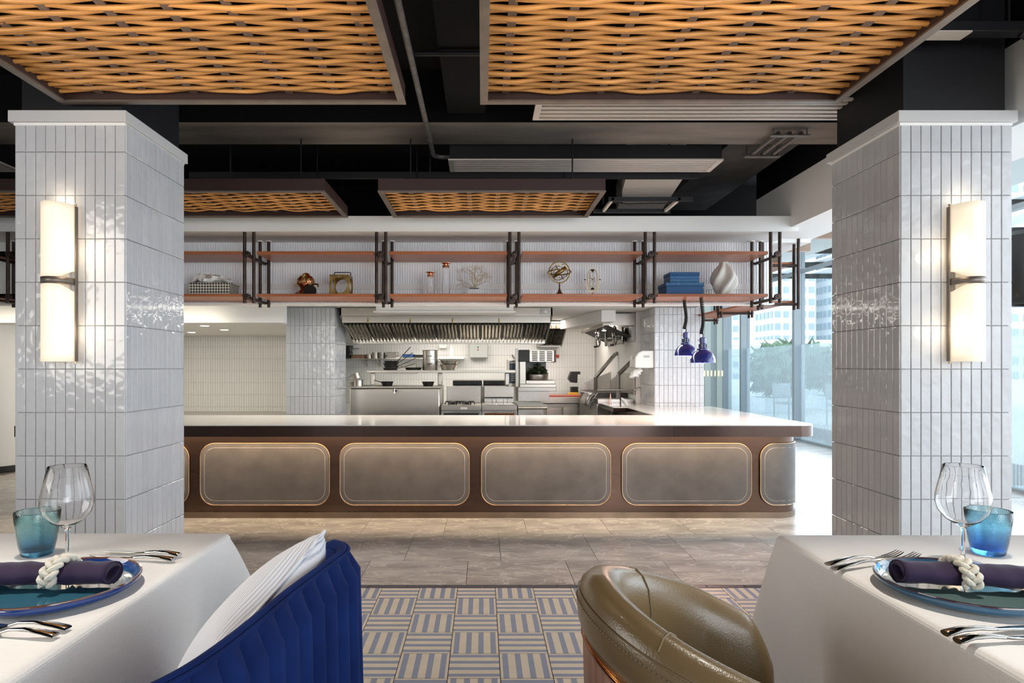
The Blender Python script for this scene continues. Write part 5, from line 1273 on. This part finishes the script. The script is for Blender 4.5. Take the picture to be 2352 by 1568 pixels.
for k in range(9):
    a = PI/2*k/8; ll.append([(1.40 - .10*math.sin(a) + .02, yy, .86 - .16*(1-math.cos(a)) - .0) for yy in (7.66, 8.25)])
MB().grid(ll).build('curved_lid', SD_, gr, smooth=50, solid=.01)
tb([(1.33, 7.64, .87), (1.33, 8.27, .87)], .011, 8).build('lid_rail', M['chrome'], gr, smooth=50)
def tongs(label, pxs, d, ln_):
    t = thing('tongs', label, 'tongs', tuple(P(*pxs, d)), group='hanging tongs')
    c = P(*pxs, d)
    for s2 in (-1, 1): tb([c, c + Vector((.006*s2, 0, -ln_*.2)), c + Vector((.028*s2, 0, -ln_*.8)), c + Vector((.012*s2, 0, -ln_))], [.006, .010, .013, .016], 6, flat=.35).build('arm', M['copper'] if s2 < 0 else SD_, t, smooth=50)
    return t
tongs('pair of long steel tongs hanging from the grill rail', (1402, 903), 7.55, .26)
ct2 = tb([P(1372, 902, 7.5), P(1362, 918, 7.5), P(1354, 938, 7.5)], .006, 6).build('skewer', M['chrome']); tag(ct2, 'thin steel skewer leaning left from the grill rail', 'skewer')
fc = thing('chrome_faucet', 'curved chrome faucet in front of the fire box beside the pillar', 'faucet', tuple(P(1472, 905, 7.3)))
c = P(1473, 893, 7.58)
tb([c + Vector((.0, 0, -.10)), c + Vector((0, 0, 0)), c + Vector((-.03, 0, .022)), c + Vector((-.06, 0, .012)), c + Vector((-.078, 0, -.02))], .008, 8).build('spout', M['chrome'], fc, smooth=50)
ph = thing('handset', 'grey handheld thermometer with coiled cord on the marble end', 'handset', tuple(P(1433, 932, 6.9)))
tb([P(1426, 914, 6.9), P(1434, 920, 6.9), P(1440, 931, 6.9)], [.012, .024, .02], 8).build('handset_body', M['grey'], ph, smooth=50)
pp = [P(1425 + 2.0*math.cos(k*1.3), 914 + .45*k, 6.88) for k in range(70)]
tb(pp, .003, 4).build('coiled_cord', M['cord'], ph)
# towel dispenser on the pillar's side
td = thing('towel_dispenser', 'white paper towel dispenser on the side of the tiled pillar', 'dispenser', (1.83, 7.1, 1.18))
dx0, dx1, dz0, dz1 = X(1457, 7.0), 1.952, Z(845, 7.0), Z(805, 7.0)
pf = [(dx1, dz0), (dx0+.01, dz0), (dx0, dz0+.02), (dx0+.006, dz0+.12), (dx0+.04, dz0+.175), (dx0+.09, dz1), (dx1, dz1)]
MB().add([(a, yy, b) for yy in (6.98, 7.24) for a, b in pf], [tuple(range(7)), tuple(range(13, 6, -1))] + [(i, (i+1) % 7, 7+(i+1) % 7, 7+i) for i in range(7)]).build('cover', M['plastic'], td, bevel=.012, seg=3)
bx(X(1479, 6.97), X(1492, 6.97), 6.976, 6.98, Z(821, 7), Z(816, 7)).build('label_strip', M['grey'], td)
MB().ball((dx0-.001, 7.05, dz0+.12), .018, 12, 8, (.2, .8, 1.5)).build('window', M['grey'], td, smooth=60)
tp_ = MB(); rws = []
rt = random.Random(9)
for j in range(9):
    v = j/8; rr = .018 + .045*math.sin(PI*min(.8, v)); rws.append([(X(1474, 7)-.075*v + (rr*(1+.35*rt.uniform(-1,1)))*math.cos(2*PI*i/12), 7.1 + rr*.8*math.sin(2*PI*i/12), dz0 - .003 - .105*v + .012*rt.uniform(-1,1)*v) for i in range(12)])
tp_.grid(rws, closed_v=True).build('paper_towel', M['paper'], td, smooth=25)
# barrier between kitchen & right zone
wr = bx(2.45, 2.512, 7.56, 13.0, 0, 3.0).build('wall_kitchen_outer', M['white']); tag(wr, kind='structure')
# =================================================================== TABLES
TZ = .75
def table_and_cloth(side, x_in, x_out, y0, y1, drop, lab_t, lab_c):
    # x_in: edge towards the aisle
    xa, xb = min(x_in, x_out), max(x_in, x_out)
    t = thing('dining_table', lab_t, 'table', ((xa+xb)/2, (y0+y1)/2, 0), group='dining tables')
    bx(xa+.008, xb-.008, y0+.008, y1-.008, TZ-.03, TZ-.004).build('tabletop', M['walnut'], t, bevel=.004)
    tb([((xa+xb)/2, (y0+y1)/2, .03), ((xa+xb)/2, (y0+y1)/2, TZ-.03)], .035, 14).build('pedestal', M['iron'], t, smooth=50)
    MB().lathe([(.001, 0), (.24, 0), (.24, .012), (.05, .03), (.001, .03)], ((xa+xb)/2, (y0+y1)/2, 0), 32).build('base_plate', M['iron'], t, smooth=40)
    # cloth: perimeter rings
    r = .018; per = []
    def seg(p, q, n): return [(p[0]+(q[0]-p[0])*k/n, p[1]+(q[1]-p[1])*k/n) for k in range(n)]
    corners = [(xa, y0), (xb, y0), (xb, y1), (xa, y1)]; nrm = [(0,-1), (1,0), (0,1), (-1,0)]
    ring_ = []      # (point, normal, corner weight, arclength)
    s_ = 0
    for i in range(4):
        p, q = Vector(corners[i]), Vector(corners[(i+1) % 4]); d = (q-p); Ln = d.length; d.normalize(); n_ = Vector(nrm[i]); n2 = Vector(nrm[(i+1) % 4])
        N = 60
        for k in range(N):
            u = (k+.5)/N; c = p + d*(r + (Ln-2*r)*u); dist_c = min(u, 1-u)*Ln
            ring_.append((c, n_, math.exp(-(dist_c/.13)**2), s_ + u*Ln, dist_c, 1 if u > .5 else -1, d))
        for k in range(1, 10):
            a = PI/2*k/10; nn = n_*math.cos(a) + n2*math.sin(a); c = q - d*r + (-n2)*r*0 + Vector((0,0))
            cc = q - n_*r - n2*r
            ring_.append((cc + nn*r, nn, 1.0, s_ + Ln, 0, 0, d))
        s_ += Ln
    J = 26; rows = []
    cx_, cy_ = (xa+xb)/2, (y0+y1)/2
    # top rings
    for f in (.0, .35, .7, .93):
        rows.append([((cx_ + (c.x-cx_)*f), (cy_ + (c.y-cy_)*f), TZ) for c, *_ in ring_] if f else [((cx_ + (c.x-cx_)*.02), (cy_ + (c.y-cy_)*.02), TZ) for c, *_ in ring_])
    for k in range(5):
        a = PI/2*k/4; e = .016
        rows.append([(c.x + n_.x*e*(math.sin(a)-1), c.y + n_.y*e*(math.sin(a)-1), TZ - e*(1-math.cos(a))) for c, n_, *_ in ring_])
    for j in range(1, J+1):
        v = j/J; row = []
        for c, n_, wc_, s, dc, sd, d in ring_:
            ww = math.exp(-(dc/.16)**2) if sd else 1.0
            cd = 1 + .42*(1.0 if sd == 0 else math.exp(-dc/.11))           # cloth hangs lower at the corners
            z = TZ - .016 - (drop*cd)*v
            fl_ = .020*v + .010*math.sin(s*9.0)*v**1.3 + .008*math.sin(s*23+1)*v**1.6
            # corner fold: bulge out on the diagonal, valleys on both sides
            vall = -.075*math.exp(-((dc-.17)/.07)**2)*v**1.1 if sd else 0
            bul = (.10*v**.9) * (1.0 if sd == 0 else math.exp(-(dc/.07)**2))
            x = c.x + n_.x*(fl_ + bul + vall*.6); y = c.y + n_.y*(fl_ + bul + vall*.6)
            if sd: x += d.x*sd*math.exp(-(dc/.05)**2)*.03*v; y += d.y*sd*math.exp(-(dc/.05)**2)*.03*v
            row.append((x, y, z))
        rows.append(row)
    m_ = MB(); m_.grid(rows, closed_v=True); m_.f.append(tuple(range(len(ring_)-1, -1, -1)))
    o = m_.build('tablecloth', M['linen'], None, smooth=60)
    tag(o, lab_c, 'tablecloth'); return o
table_and_cloth(-1, -.68, -1.42, .62, 1.672, .18, 'left dining table hidden under its white cloth', 'white ribbed tablecloth draped over the left table')
table_and_cloth(1, .785, 1.53, .62, 1.655, .33, 'right dining table hidden under its white cloth', 'white ribbed tablecloth draped over the right table')

def plate(label, x, y, mt):
    t = thing('dinner_plate', label, 'plate', (x, y, TZ)); r = .148
    pr = [(.001, .004), (.10, .004), (.112, .0), (.118, .0), (.135, .006), (.146, .014), (.149, .024), (.1475, .0268), (.145, .0262), (.139, .013), (.128, .0085), (.10, .0075), (.001, .0075)]
    MB().lathe([(a, TZ + b) for a, b in pr], (x, y, 0), 72).build('plate_body', mt, t, smooth=50); return t
PLx, PLy = -.846, 1.222; PRx, PRy = .952, 1.222
plate('round teal and cobalt glazed plate with brown rim on the left table', PLx, PLy, M['plateL'])
plate('round green and blue glazed plate with dark rim on the right table', PRx, PRy, M['plateR'])

def napkin(label, x, y, yaw, ln_=.255):
    z0 = TZ + .0275; t = thing('rolled_napkin', label, 'napkin', (0,0,0), group='rolled napkins')
    # spiral roll cross-section, slightly flattened; pinched at the ring
    rows = []; nx = 36
    for i in range(nx+1):
        u = i/nx; xx = (u-.5)*ln_; pinch = 1 - .16*math.exp(-((u-.5)/.09)**2)
        row = []; N = 44
        for k in range(N):
            a = 2.6*2*PI*k/(N-1); rr = (.0335 - .0125*(1-k/(N-1)))*1.0 * pinch
            wob = .0012*math.sin(u*17 + a*2) + .0008*math.sin(u*41+a)
            row.append((xx + .0035*math.sin(a*1.3)*(1 if u > .9 else (-1 if u < .1 else 0)), 1.12*(rr+wob)*math.cos(-a + 2.2), .0265 + .64*(rr+wob)*math.sin(-a + 2.2)))
        rows.append(row)
    m_ = MB().grid(rows); o = m_.build('cloth_roll', M['napkin'], t, smooth=60, solid=.0022, fix=False)
    t.location = (x, y, z0 - .0185); t.rotation_euler = (0, 0, yaw); return t
napkin('dark indigo rolled napkin with rope knot ring on the left plate', -.872, 1.232, math.radians(2))
napkin('dark indigo rolled napkin with rope knot ring on the right plate', .975, 1.222, math.radians(-9), .27)

def rope_ring(label, x, y, yaw):
    t = thing('napkin_ring', label, 'napkin ring', (0,0,0), group='rope napkin rings')
    # three-strand flat braid bent over the roll
    K = 90; R0 = .0415
    for sN in range(3):
        pts = []
        for k in range(K+1):
            v = k/K; ph = 2*PI*(v*2.6) + 2*PI*sN/3
            lat = .0125*math.sin(ph); rad = .0048*math.sin(2*ph)
            a = math.radians(-28) + math.radians(236)*v          # from front foot over the top to the back
            rr = R0 + rad
            pts.append((lat, -1.0*rr*math.cos(a)*1.02, .0275 + .66*rr*math.sin(a)))
        tb(pts, .0056, 8).build('rope_strand', M['rope'], t, smooth=60)
    t.location = (x, y, TZ + .009); t.rotation_euler = (0, 0, yaw); return t
rope_ring('pale braided rope napkin ring around the left napkin', -.846, 1.232, math.radians(2))
rope_ring('pale braided rope napkin ring around the right napkin', .952, 1.224, math.radians(-9))

# wine glasses and tumblers
def wine(label, x, y):
    t = thing('wine_glass', label, 'wine glass', (x, y, TZ), group='wine glasses')
    o_ = [(.001, .003), (.030, .0022), (.038, .0010), (.0385, .0020), (.036, .0034), (.012, .0065), (.0048, .013), (.0036, .030), (.0036, .072), (.0052, .082), (.014, .0885), (.034, .101), (.048, .119), (.0535, .140), (.0525, .158), (.046, .187), (.0385, .2245)]
    i_ = [(.0375, .2245), (.0450, .187), (.0515, .158), (.0525, .140), (.047, .1200), (.033, .1025), (.013, .0905), (.001, .0885)]
    MB().lathe([(.001, 0.0008)] + [(.038, .0004)] + o_[3:] + i_, (x, y, TZ + 0), 56).build('glass_body', M['glass'], t, smooth=60)
    return t
def lathe_at(pr, x, y, z, n): return MB().lathe([(a, b + z) for a, b in pr], (x, y, 0), n)
def wine(label, x, y):
    t = thing('wine_glass', label, 'wine glass', (x, y, TZ), group='wine glasses')
    pr = [(.001, .0004), (.038, .0004), (.0385, .0014), (.036, .0026), (.012, .0060), (.0048, .013), (.0036, .030), (.0036, .072), (.0052, .082), (.014, .0885), (.034, .101), (.048, .119), (.0535, .140), (.0525, .158), (.046, .187), (.0385, .2245),
          (.0378, .2250), (.0372, .2245), (.0448, .187), (.0513, .158), (.0523, .140), (.0468, .1200), (.033, .1025), (.013, .0905), (.001, .0895)]
    lathe_at(pr, x, y, TZ, 56).build('glass_body', M['glass'], t, smooth=50); return t
wine('empty clear wine glass beside the blue tumbler on the left table', X(144, 1.38), 1.395)
wine('empty clear wine glass beside the blue tumbler on the right table', X(2212, 1.405), 1.405)
M['tumL'] = tumbler('teal_bubble_glass', (.02, .22, .42), (.55, .80, .80), .0, .07)
M['tumR'] = tumbler('sky_bubble_glass', (.02, .22, .70), (.50, .84, .95), .0, .07)
def tumb(label, x, y, mt, h=.106):
    t = thing('water_tumbler', label, 'tumbler', (x, y, TZ), group='blue tumblers')
    pr = [(.001, .0005), (.030, .0005), (.0335, .004), (.039, .03), (.0445, .07), (.0475, h-.002), (.0465, h), (.0455, h-.002), (.0425, .07), (.0368, .03), (.031, .014), (.001, .012)]
    lathe_at(pr, x, y, TZ, 48).build('glass_body', mt, t, smooth=50); return t
tumb('teal blue tapered tumbler at the far side of the left table', X(86, 1.47), 1.47, M['tumL'])
tumb('bright sky blue tapered tumbler at the far side of the right table', X(2276, 1.47), 1.478, M['tumR'])

# cutlery: built along +X with handle end at 0, then placed
def strip(sec, mt, parent, name, n=10):
    rows = []
    for x, y, z, w_, h_ in sec:
        rows.append([(x, y + w_*math.cos(2*PI*k/n), z + h_*math.sin(2*PI*k/n)) for k in range(n)])
    m_ = MB().grid(rows, closed_v=True); m_.f.append(tuple(range(n-1, -1, -1))); m_.f.append(tuple((len(rows)-1)*n + k for k in range(n)))
    return m_.build(name, mt, parent, smooth=50)
def knife(label, a, b, group, flip=1):
    a, b = Vector(a), Vector(b); d = b - a; Ln = d.length
    t = thing('table_knife', label, 'knife', (0,0,0), group=group)
    k = Ln/.215
    strip([(0, 0, .0075, .0088, .0045), (.004*k, 0, .0085, .0092, .0052), (.03*k, 0, .0125, .0078, .0045), (.065*k, 0, .0125, .0058, .0038), (.095*k, 0, .009, .005, .0032)], M['chrome'], t, 'handle')
    strip([(.095*k, 0, .009, .005, .0030), (.105*k, .001*flip, .008, .0062, .0016), (.135*k, .002*flip, .007, .0088, .0010), (.175*k, .002*flip, .006, .0092, .0008), (.20*k, .004*flip, .0055, .007, .0007), (.215*k, .009*flip, .005, .001, .0005)], M['chrome'], t, 'blade')
    t.location = (a.x, a.y, TZ + .0005); t.rotation_euler = (0, 0, math.atan2(d.y, d.x)); return t
def fork(label, a, b, group):
    a, b = Vector(a), Vector(b); d = b - a; Ln = d.length; k = Ln/.20
    t = thing('table_fork', label, 'fork', (0,0,0), group=group)
    strip([(0, 0, .006, .0088, .0030), (.004*k, 0, .007, .0092, .0034), (.03*k, 0, .011, .0078, .0034), (.07*k, 0, .0145, .0046, .003), (.105*k, 0, .0125, .0030, .0026), (.125*k, 0, .007, .0034, .0022)], M['chrome'], t, 'handle')
    strip([(.125*k, 0, .007, .0034, .0020), (.135*k, 0, .0050, .0100, .0016), (.15*k, 0, .0045, .0122, .0014), (.158*k, 0, .0050, .0122, .0013)], M['chrome'], t, 'fork_head')
    for q in range(4):
        y = -.0102 + .0068*q
        tb([(.157*k, y, .005), (.175*k, y*.98, .0078), (.19*k, y*.93, .012), (.20*k, y*.9, .0165)], [.0019, .0018, .0015, .0008], 6).build('tine', M['chrome'], t, smooth=50)
    t.location = (a.x, a.y, TZ + .0005); t.rotation_euler = (0, 0, math.atan2(d.y, d.x)); return t
def tp2(px_, py_, z=.755):
    D = (CH - z) * FPX / (py_ - CY); return (X(px_, D), D)
knife('table knife at the far side of the left plate, the rear one', tp2(413, 1277), tp2(240, 1265), 'knives on the left table')
knife('table knife at the far side of the left plate, the front one', tp2(399, 1288), tp2(198, 1277), 'knives on the left table', -1)
fork('table fork nearest the left plate, handle towards the aisle', tp2(157, 1444), tp2(-60, 1437), 'forks on the left table')
fork('table fork nearest the camera on the left table', tp2(129, 1461), tp2(-75, 1453), 'forks on the left table')
fork('table fork with upright tines on the right table, the rear one', tp2(1900, 1297), tp2(2068, 1276), 'forks on the right table')
fork('table fork on the right table, its tines reaching behind the plate', tp2(1916, 1308), tp2(2108, 1281), 'forks on the right table')
knife('table knife nearest the right plate, handle towards the aisle', tp2(2170, 1458), tp2(2420, 1440), 'knives on the right table')
knife('table knife nearest the camera on the right table', tp2(2198, 1475), tp2(2440, 1462), 'knives on the right table', -1)

# =================================================================== BLUE CHAIR
bc = thing('velvet_chair', 'navy blue velvet chair with vertical channelled back at the left table', 'chair', (-.52, 1.02, 0))
BZ = .822
# outer line of the back in plan, from the far wing round to the near wing
plan = [(-.52, 1.30), (-.44, 1.325), (-.38, 1.332), (-.325, 1.325), (-.285, 1.30), (-.266, 1.25), (-.276, 1.19), (-.288, 1.13), (-.300, 1.068), (-.310, 1.010), (-.318, .945), (-.326, .880), (-.336, .817), (-.350, .755), (-.375, .70), (-.42, .655), (-.50, .63), (-.60, .625)]
def resample(pl, n):
    ds = [0]
    for a, b in zip(pl[:-1], pl[1:]): ds.append(ds[-1] + math.dist(a, b))
    out = []
    for i in range(n+1):
        s = ds[-1]*i/n; k = 0
        while k < len(ds)-2 and ds[k+1] < s: k += 1
        u = (s-ds[k])/(ds[k+1]-ds[k]); out.append((pl[k][0]+(pl[k+1][0]-pl[k][0])*u, pl[k][1]+(pl[k+1][1]-pl[k][1])*u))
    return out
NCH = 22; PP = resample(plan, NCH*6); 
def smoothpl(p, it=14):
    p = list(p)
    for _ in range(it): p = [p[0]] + [((p[i-1][0]+p[i][0]*2+p[i+1][0])/4, (p[i-1][1]+p[i][1]*2+p[i+1][1])/4) for i in range(1, len(p)-1)] + [p[-1]]
    return p
PP = smoothpl(PP)
def nrm_at(i):
    a, b = PP[max(0, i-1)], PP[min(len(PP)-1, i+1)]; v = Vector((b[0]-a[0], b[1]-a[1])).normalized(); return Vector((-v.y, v.x)) * -1
def ztop(i):
    u = i/(len(PP)-1); w = min(u, 1-u)
    k = .19 if u < .5 else .22
    return BZ - .30*max(0, (k-w)/k)**1.25
sgn_ = 1 if (nrm_at(len(PP)//2).x > 0) else -1
zb0 = .27
for c in range(NCH):
    rows = []
    for q in range(7):
        i = c*6 + q; p = PP[i]; n_ = nrm_at(i)*sgn_; bulge = .026*math.sin(PI*q/6)**.65 if 0 < q < 6 else -.003
        zt = ztop(i); col = []
        for j in range(15):
            v = j/14; z = zb0 + (zt - zb0)*v
            taper = (1 - max(0, (v-.93)/.07)**2*.9); lean = -.030*(1-v)*-1
            off = bulge*taper + .014*(1-v) - .004
            col.append((p[0] + n_.x*off, p[1] + n_.y*off, z))
        col.append((p[0] - n_.x*.006, p[1] - n_.y*.006, zt - .001))
        rows.append(col)
    MB().grid(rows).build('back_channel', M['velvet'], bc, smooth=70, fix=False)
MB().grid([[(PP[i][0] - (nrm_at(i)*sgn_).x*.004, PP[i][1] - (nrm_at(i)*sgn_).y*.004, zb0), (PP[i][0] - (nrm_at(i)*sgn_).x*.012, PP[i][1] - (nrm_at(i)*sgn_).y*.012, ztop(i) - .004)] for i in range(0, len(PP), 2)]).build('back_shell', M['velvet'], bc, smooth=70, fix=False, solid=.004)
# rim roll and inner face
rim = [(PP[i][0] - (nrm_at(i)*sgn_).x*.017, PP[i][1] - (nrm_at(i)*sgn_).y*.017, ztop(i) + .001) for i in range(0, len(PP), 2)]
tb(rim, .0135, 10, flat=.55).build('top_roll', M['velvet'], bc, smooth=70)
tb([(PP[i][0] - (nrm_at(i)*sgn_).x*.002, PP[i][1] - (nrm_at(i)*sgn_).y*.002, ztop(i) + .004) for i in range(0, len(PP), 2)], .0038, 6).build('piping', M['velvet'], bc, smooth=70)
rows = []
for i in range(0, len(PP), 2):
    n_ = nrm_at(i)*sgn_; p = PP[i]; zt = ztop(i)
    rows.append([(p[0] - n_.x*.030, p[1] - n_.y*.030, zt - .002), (p[0] - n_.x*.042, p[1] - n_.y*.042, zt - .05), (p[0] - n_.x*.052, p[1] - n_.y*.052, zt-.15), (p[0] - n_.x*.055, p[1] - n_.y*.055, .42)])
MB().grid(rows).build('inner_lining', M['velvet'], bc, smooth=70, fix=False, solid=.004)
# seat
def soft_slab(poly_fn, z0, z1, r, n=64, edge=6):
    rows = []
    for k in range(edge+1):
        a = -PI/2 + PI*k/edge; ins = r*(1-math.cos(a)); z = (z0+z1)/2 + (z1-z0)/2*math.sin(a); rows.append([(x, y, z) for x, y in poly_fn(ins, n)])
    rows.append([(x, y, z1 + .006) for x, y in poly_fn(.10, n)]); rows.append([(x, y, z1 + .010) for x, y in poly_fn(.2, n)])
    m_ = MB().grid(rows, closed_v=True); N = len(rows[0]); m_.f.append(tuple(range(N-1, -1, -1))); m_.f.append(tuple((len(rows)-1)*N + k for k in range(N))); return m_
def superell(cx_, cy_, a, b, pw=.55):
    def f(ins, n):
        return [(cx_ + (a-ins)*math.copysign(abs(math.cos(2*PI*k/n))**pw, math.cos(2*PI*k/n)), cy_ + (b-ins)*math.copysign(abs(math.sin(2*PI*k/n))**pw, math.sin(2*PI*k/n))) for k in range(n)]
    return f
soft_slab(superell(-.63, 1.015, .26, .315), .42, .553, .035).build('seat', M['velvet'], bc, smooth=70)
soft_slab(superell(-.58, 1.0, .26, .30), .27, .41, .02).build('seat_base', M['velvet'], bc, smooth=70)
for a, b in ((-.74, 1.22), (-.74, .80), (-.42, 1.22), (-.42, .80)): tb([(a, b, 0), (a*.99-.005, b*.995+.005, .28)], [.012, .018], 10).build('leg', M['iron'], bc, smooth=50)
# cushion leaning inside the back
cu = thing('cushion', 'pale grey pinstriped cushion leaning in the blue velvet chair', 'cushion', (0,0,0))
def pillow(w_, h_, th_, n=30):
    fr, bk_ = [], []
    for i in range(n+1):
        r1, r2 = [], []
        for j in range(n+1):
            u, v = i/n*2-1, j/n*2-1; e = (1-abs(u)**2.6)*(1-abs(v)**2.6); d = th_/2*max(0, e)**.55
            pin = 1 - .055*(1-abs(v)**2)*abs(u)**4 ; pin2 = 1 - .055*(1-abs(u)**2)*abs(v)**4
            r1.append((u*w_/2*pin, d + .004, v*h_/2*pin2)); r2.append((u*w_/2*pin, -d - .004, v*h_/2*pin2))
        fr.append(r1); bk_.append(r2)
    m_ = MB(); m_.grid(fr); m_.grid(bk_)
    o1 = len(fr)*len(fr[0]); N = n+1
    bd_ = [(i, 0) for i in range(N)] + [(n, j) for j in range(1, N)] + [(i, n) for i in range(n-1, -1, -1)] + [(0, j) for j in range(n-1, 0, -1)]
    for k in range(len(bd_)):
        a, b = bd_[k], bd_[(k+1) % len(bd_)]; ia, ib = a[0]*N+a[1], b[0]*N+b[1]; m_.f.append((ia, ib, o1+ib, o1+ia))
    return m_, [(fr[a][b][0], 0, fr[a][b][2]) for a, b in bd_]
pm, edge_ = pillow(.42, .31, .15)
pm.build('cushion_body', M['pin'], cu, smooth=70)
tb(edge_, .0035, 6, closed=True).build('seam_piping', M['pin'], cu, smooth=70)
cu_u = Vector((-.352, .86, .806)) - Vector((-.317, 1.24, .859)); cu_mid = (Vector((-.352, .86, .806)) + Vector((-.317, 1.24, .859)))/2
cu_u.normalize(); cu_v = Vector((.46, 0, .89)); cu_v = (cu_v - cu_u*cu_v.dot(cu_u)).normalized(); cu_n = cu_v.cross(cu_u)
Mx = Matrix((cu_u, cu_n, cu_v)).transposed()
cu.location = cu_mid - cu_v*.155 + Vector((-.008, 0, .002)); cu.rotation_euler = Mx.to_euler()
# =================================================================== LEATHER CHAIR
lc = thing('leather_chair', 'olive leather tub chair with walnut shell at the right table', 'chair', (.45, 1.06, 0))
XC, YC = .455, 1.06
def tub(u, off=0):
    # u in [-1,1]: -1 near arm tip, 0 back, +1 far arm tip.  returns plan point and outward normal
    hw, bd_ = .245, .27; Ls = .145      # half width, back depth (ellipse), straight arm length
    th = abs(u)*1.0; tot = 1.0; fe = .70
    if th <= fe:
        a = th/fe*PI/2; x = XC - bd_*math.cos(a); y = YC + hw*math.sin(a); n_ = Vector((-math.cos(a)/bd_, math.sin(a)/hw)).normalized()
    else:
        k = (th-fe)/(1-fe); x = XC + Ls*k; y = YC + hw - .012*k; n_ = Vector((0.05, 1)).normalized()
    p = Vector((x + n_.x*off, y + n_.y*off))
    if u < 0: p.y = 2*YC - p.y; n_ = Vector((n_.x, -n_.y))
    return p, n_
def ltop(u): 
    a = abs(u); return .838 - .180*(a**1.5) - (.075*max(0, (a-.88)/.12)**2)
rows = []; NU = 96
sec = [(.006, -.105), (.016, -.075), (.018, -.045), (.010, -.014), (-.006, .0), (-.024, .002), (-.042, -.008), (-.056, -.030), (-.062, -.07), (-.060, -.13), (-.055, -.20), (-.05, -.30)]
for i in range(NU+1):
    u = -1 + 2*i/NU; p, n_ = tub(u); zt = ltop(u); col = []
    for o_, dz in sec:
        oo = o_; 
        if abs(u) > .93: k = (abs(u)-.93)/.07; oo = (o_ + .022)*math.sqrt(max(0, 1-k**2*.92)) - .022; 
        z = max(zt + dz, .50 if dz < -.2 else .47)
        col.append((p.x + n_.x*oo, p.y + n_.y*oo, z))
    rows.append(col)
MB().grid(rows).build('backrest', M['olive'], lc, smooth=80, fix=False, solid=.003)
# piping and stitches on the outer shoulder
def rail(oo, dz, r, nm, mt, u0=-.98, u1=.98, dash=False):
    pts = []
    for i in range(161):
        u = u0 + (u1-u0)*i/160; p, n_ = tub(u); pts.append((p.x + n_.x*oo, p.y + n_.y*oo, ltop(u) + dz))
    if not dash: tb(pts, r, 5).build(nm, mt, lc, smooth=60)
    else:
        m_ = MB()
        for i in range(0, 160): m_.tube([Vector(pts[i]).lerp(Vector(pts[i+1]), .15), Vector(pts[i]).lerp(Vector(pts[i+1]), .7)], r, 4)
        tag(m_.build(nm, mt, lc), kind='stuff')
rail(.0170, -.026, .0012, 'seam_line', M['olive'])
rail(.0195, -.040, .0011, 'stitching', M['olive_thread'], dash=True)
for u in (.42, -.34):
    pts = []
    for o_, dz in sec[3:]:
        p, n_ = tub(u); pts.append((p.x + n_.x*(o_-.002 if o_ < -.02 else o_), p.y + n_.y*(o_-.002 if o_ < -.02 else o_), ltop(u) + dz + .0015))
    tb(pts, .0016, 5).build('panel_seam', M['olive_thread'], lc, smooth=60)
# lower outer padding + walnut shell
rows = []; rows2 = []; edge2 = []
for i in range(NU+1):
    u = -1 + 2*i/NU; p, n_ = tub(u); zt = ltop(u) - .102 - .02*abs(u)
    ze = zt
    rows.append([(p.x + n_.x*.010, p.y + n_.y*.010, ze + .02), (p.x + n_.x*.004, p.y + n_.y*.004, ze - .01), (p.x, p.y, ze-.02)])
    rows2.append([(p.x + n_.x*o_, p.y + n_.y*o_, z) for o_, z in ((.006, ze), (.004, ze*.8 + .3*.2), (-.012, .42), (-.035, .30))])
    edge2.append((p.x + n_.x*.007, p.y + n_.y*.007, ze))
MB().grid(rows2).build('walnut_shell', M['walnut'], lc, smooth=80, fix=False, solid=.006)
tb(edge2, .0055, 8).build('copper_edge', M['copper_edge'], lc, smooth=60)
soft_slab(superell(.54, 1.06, .22, .205, .8), .42, .560, .03).build('seat', M['olive'], lc, smooth=70)
soft_slab(superell(.52, 1.06, .21, .19, .8), .30, .40, .02).build('seat_base', M['walnut'], lc, smooth=70)
for a, b in ((.35, .94), (.35, 1.18), (.66, .93), (.66, 1.19)): tb([(a, b, 0), (a*.98+.01, b*.98+.02, .31)], [.011, .018], 10).build('leg', M['walnut'], lc, smooth=50)
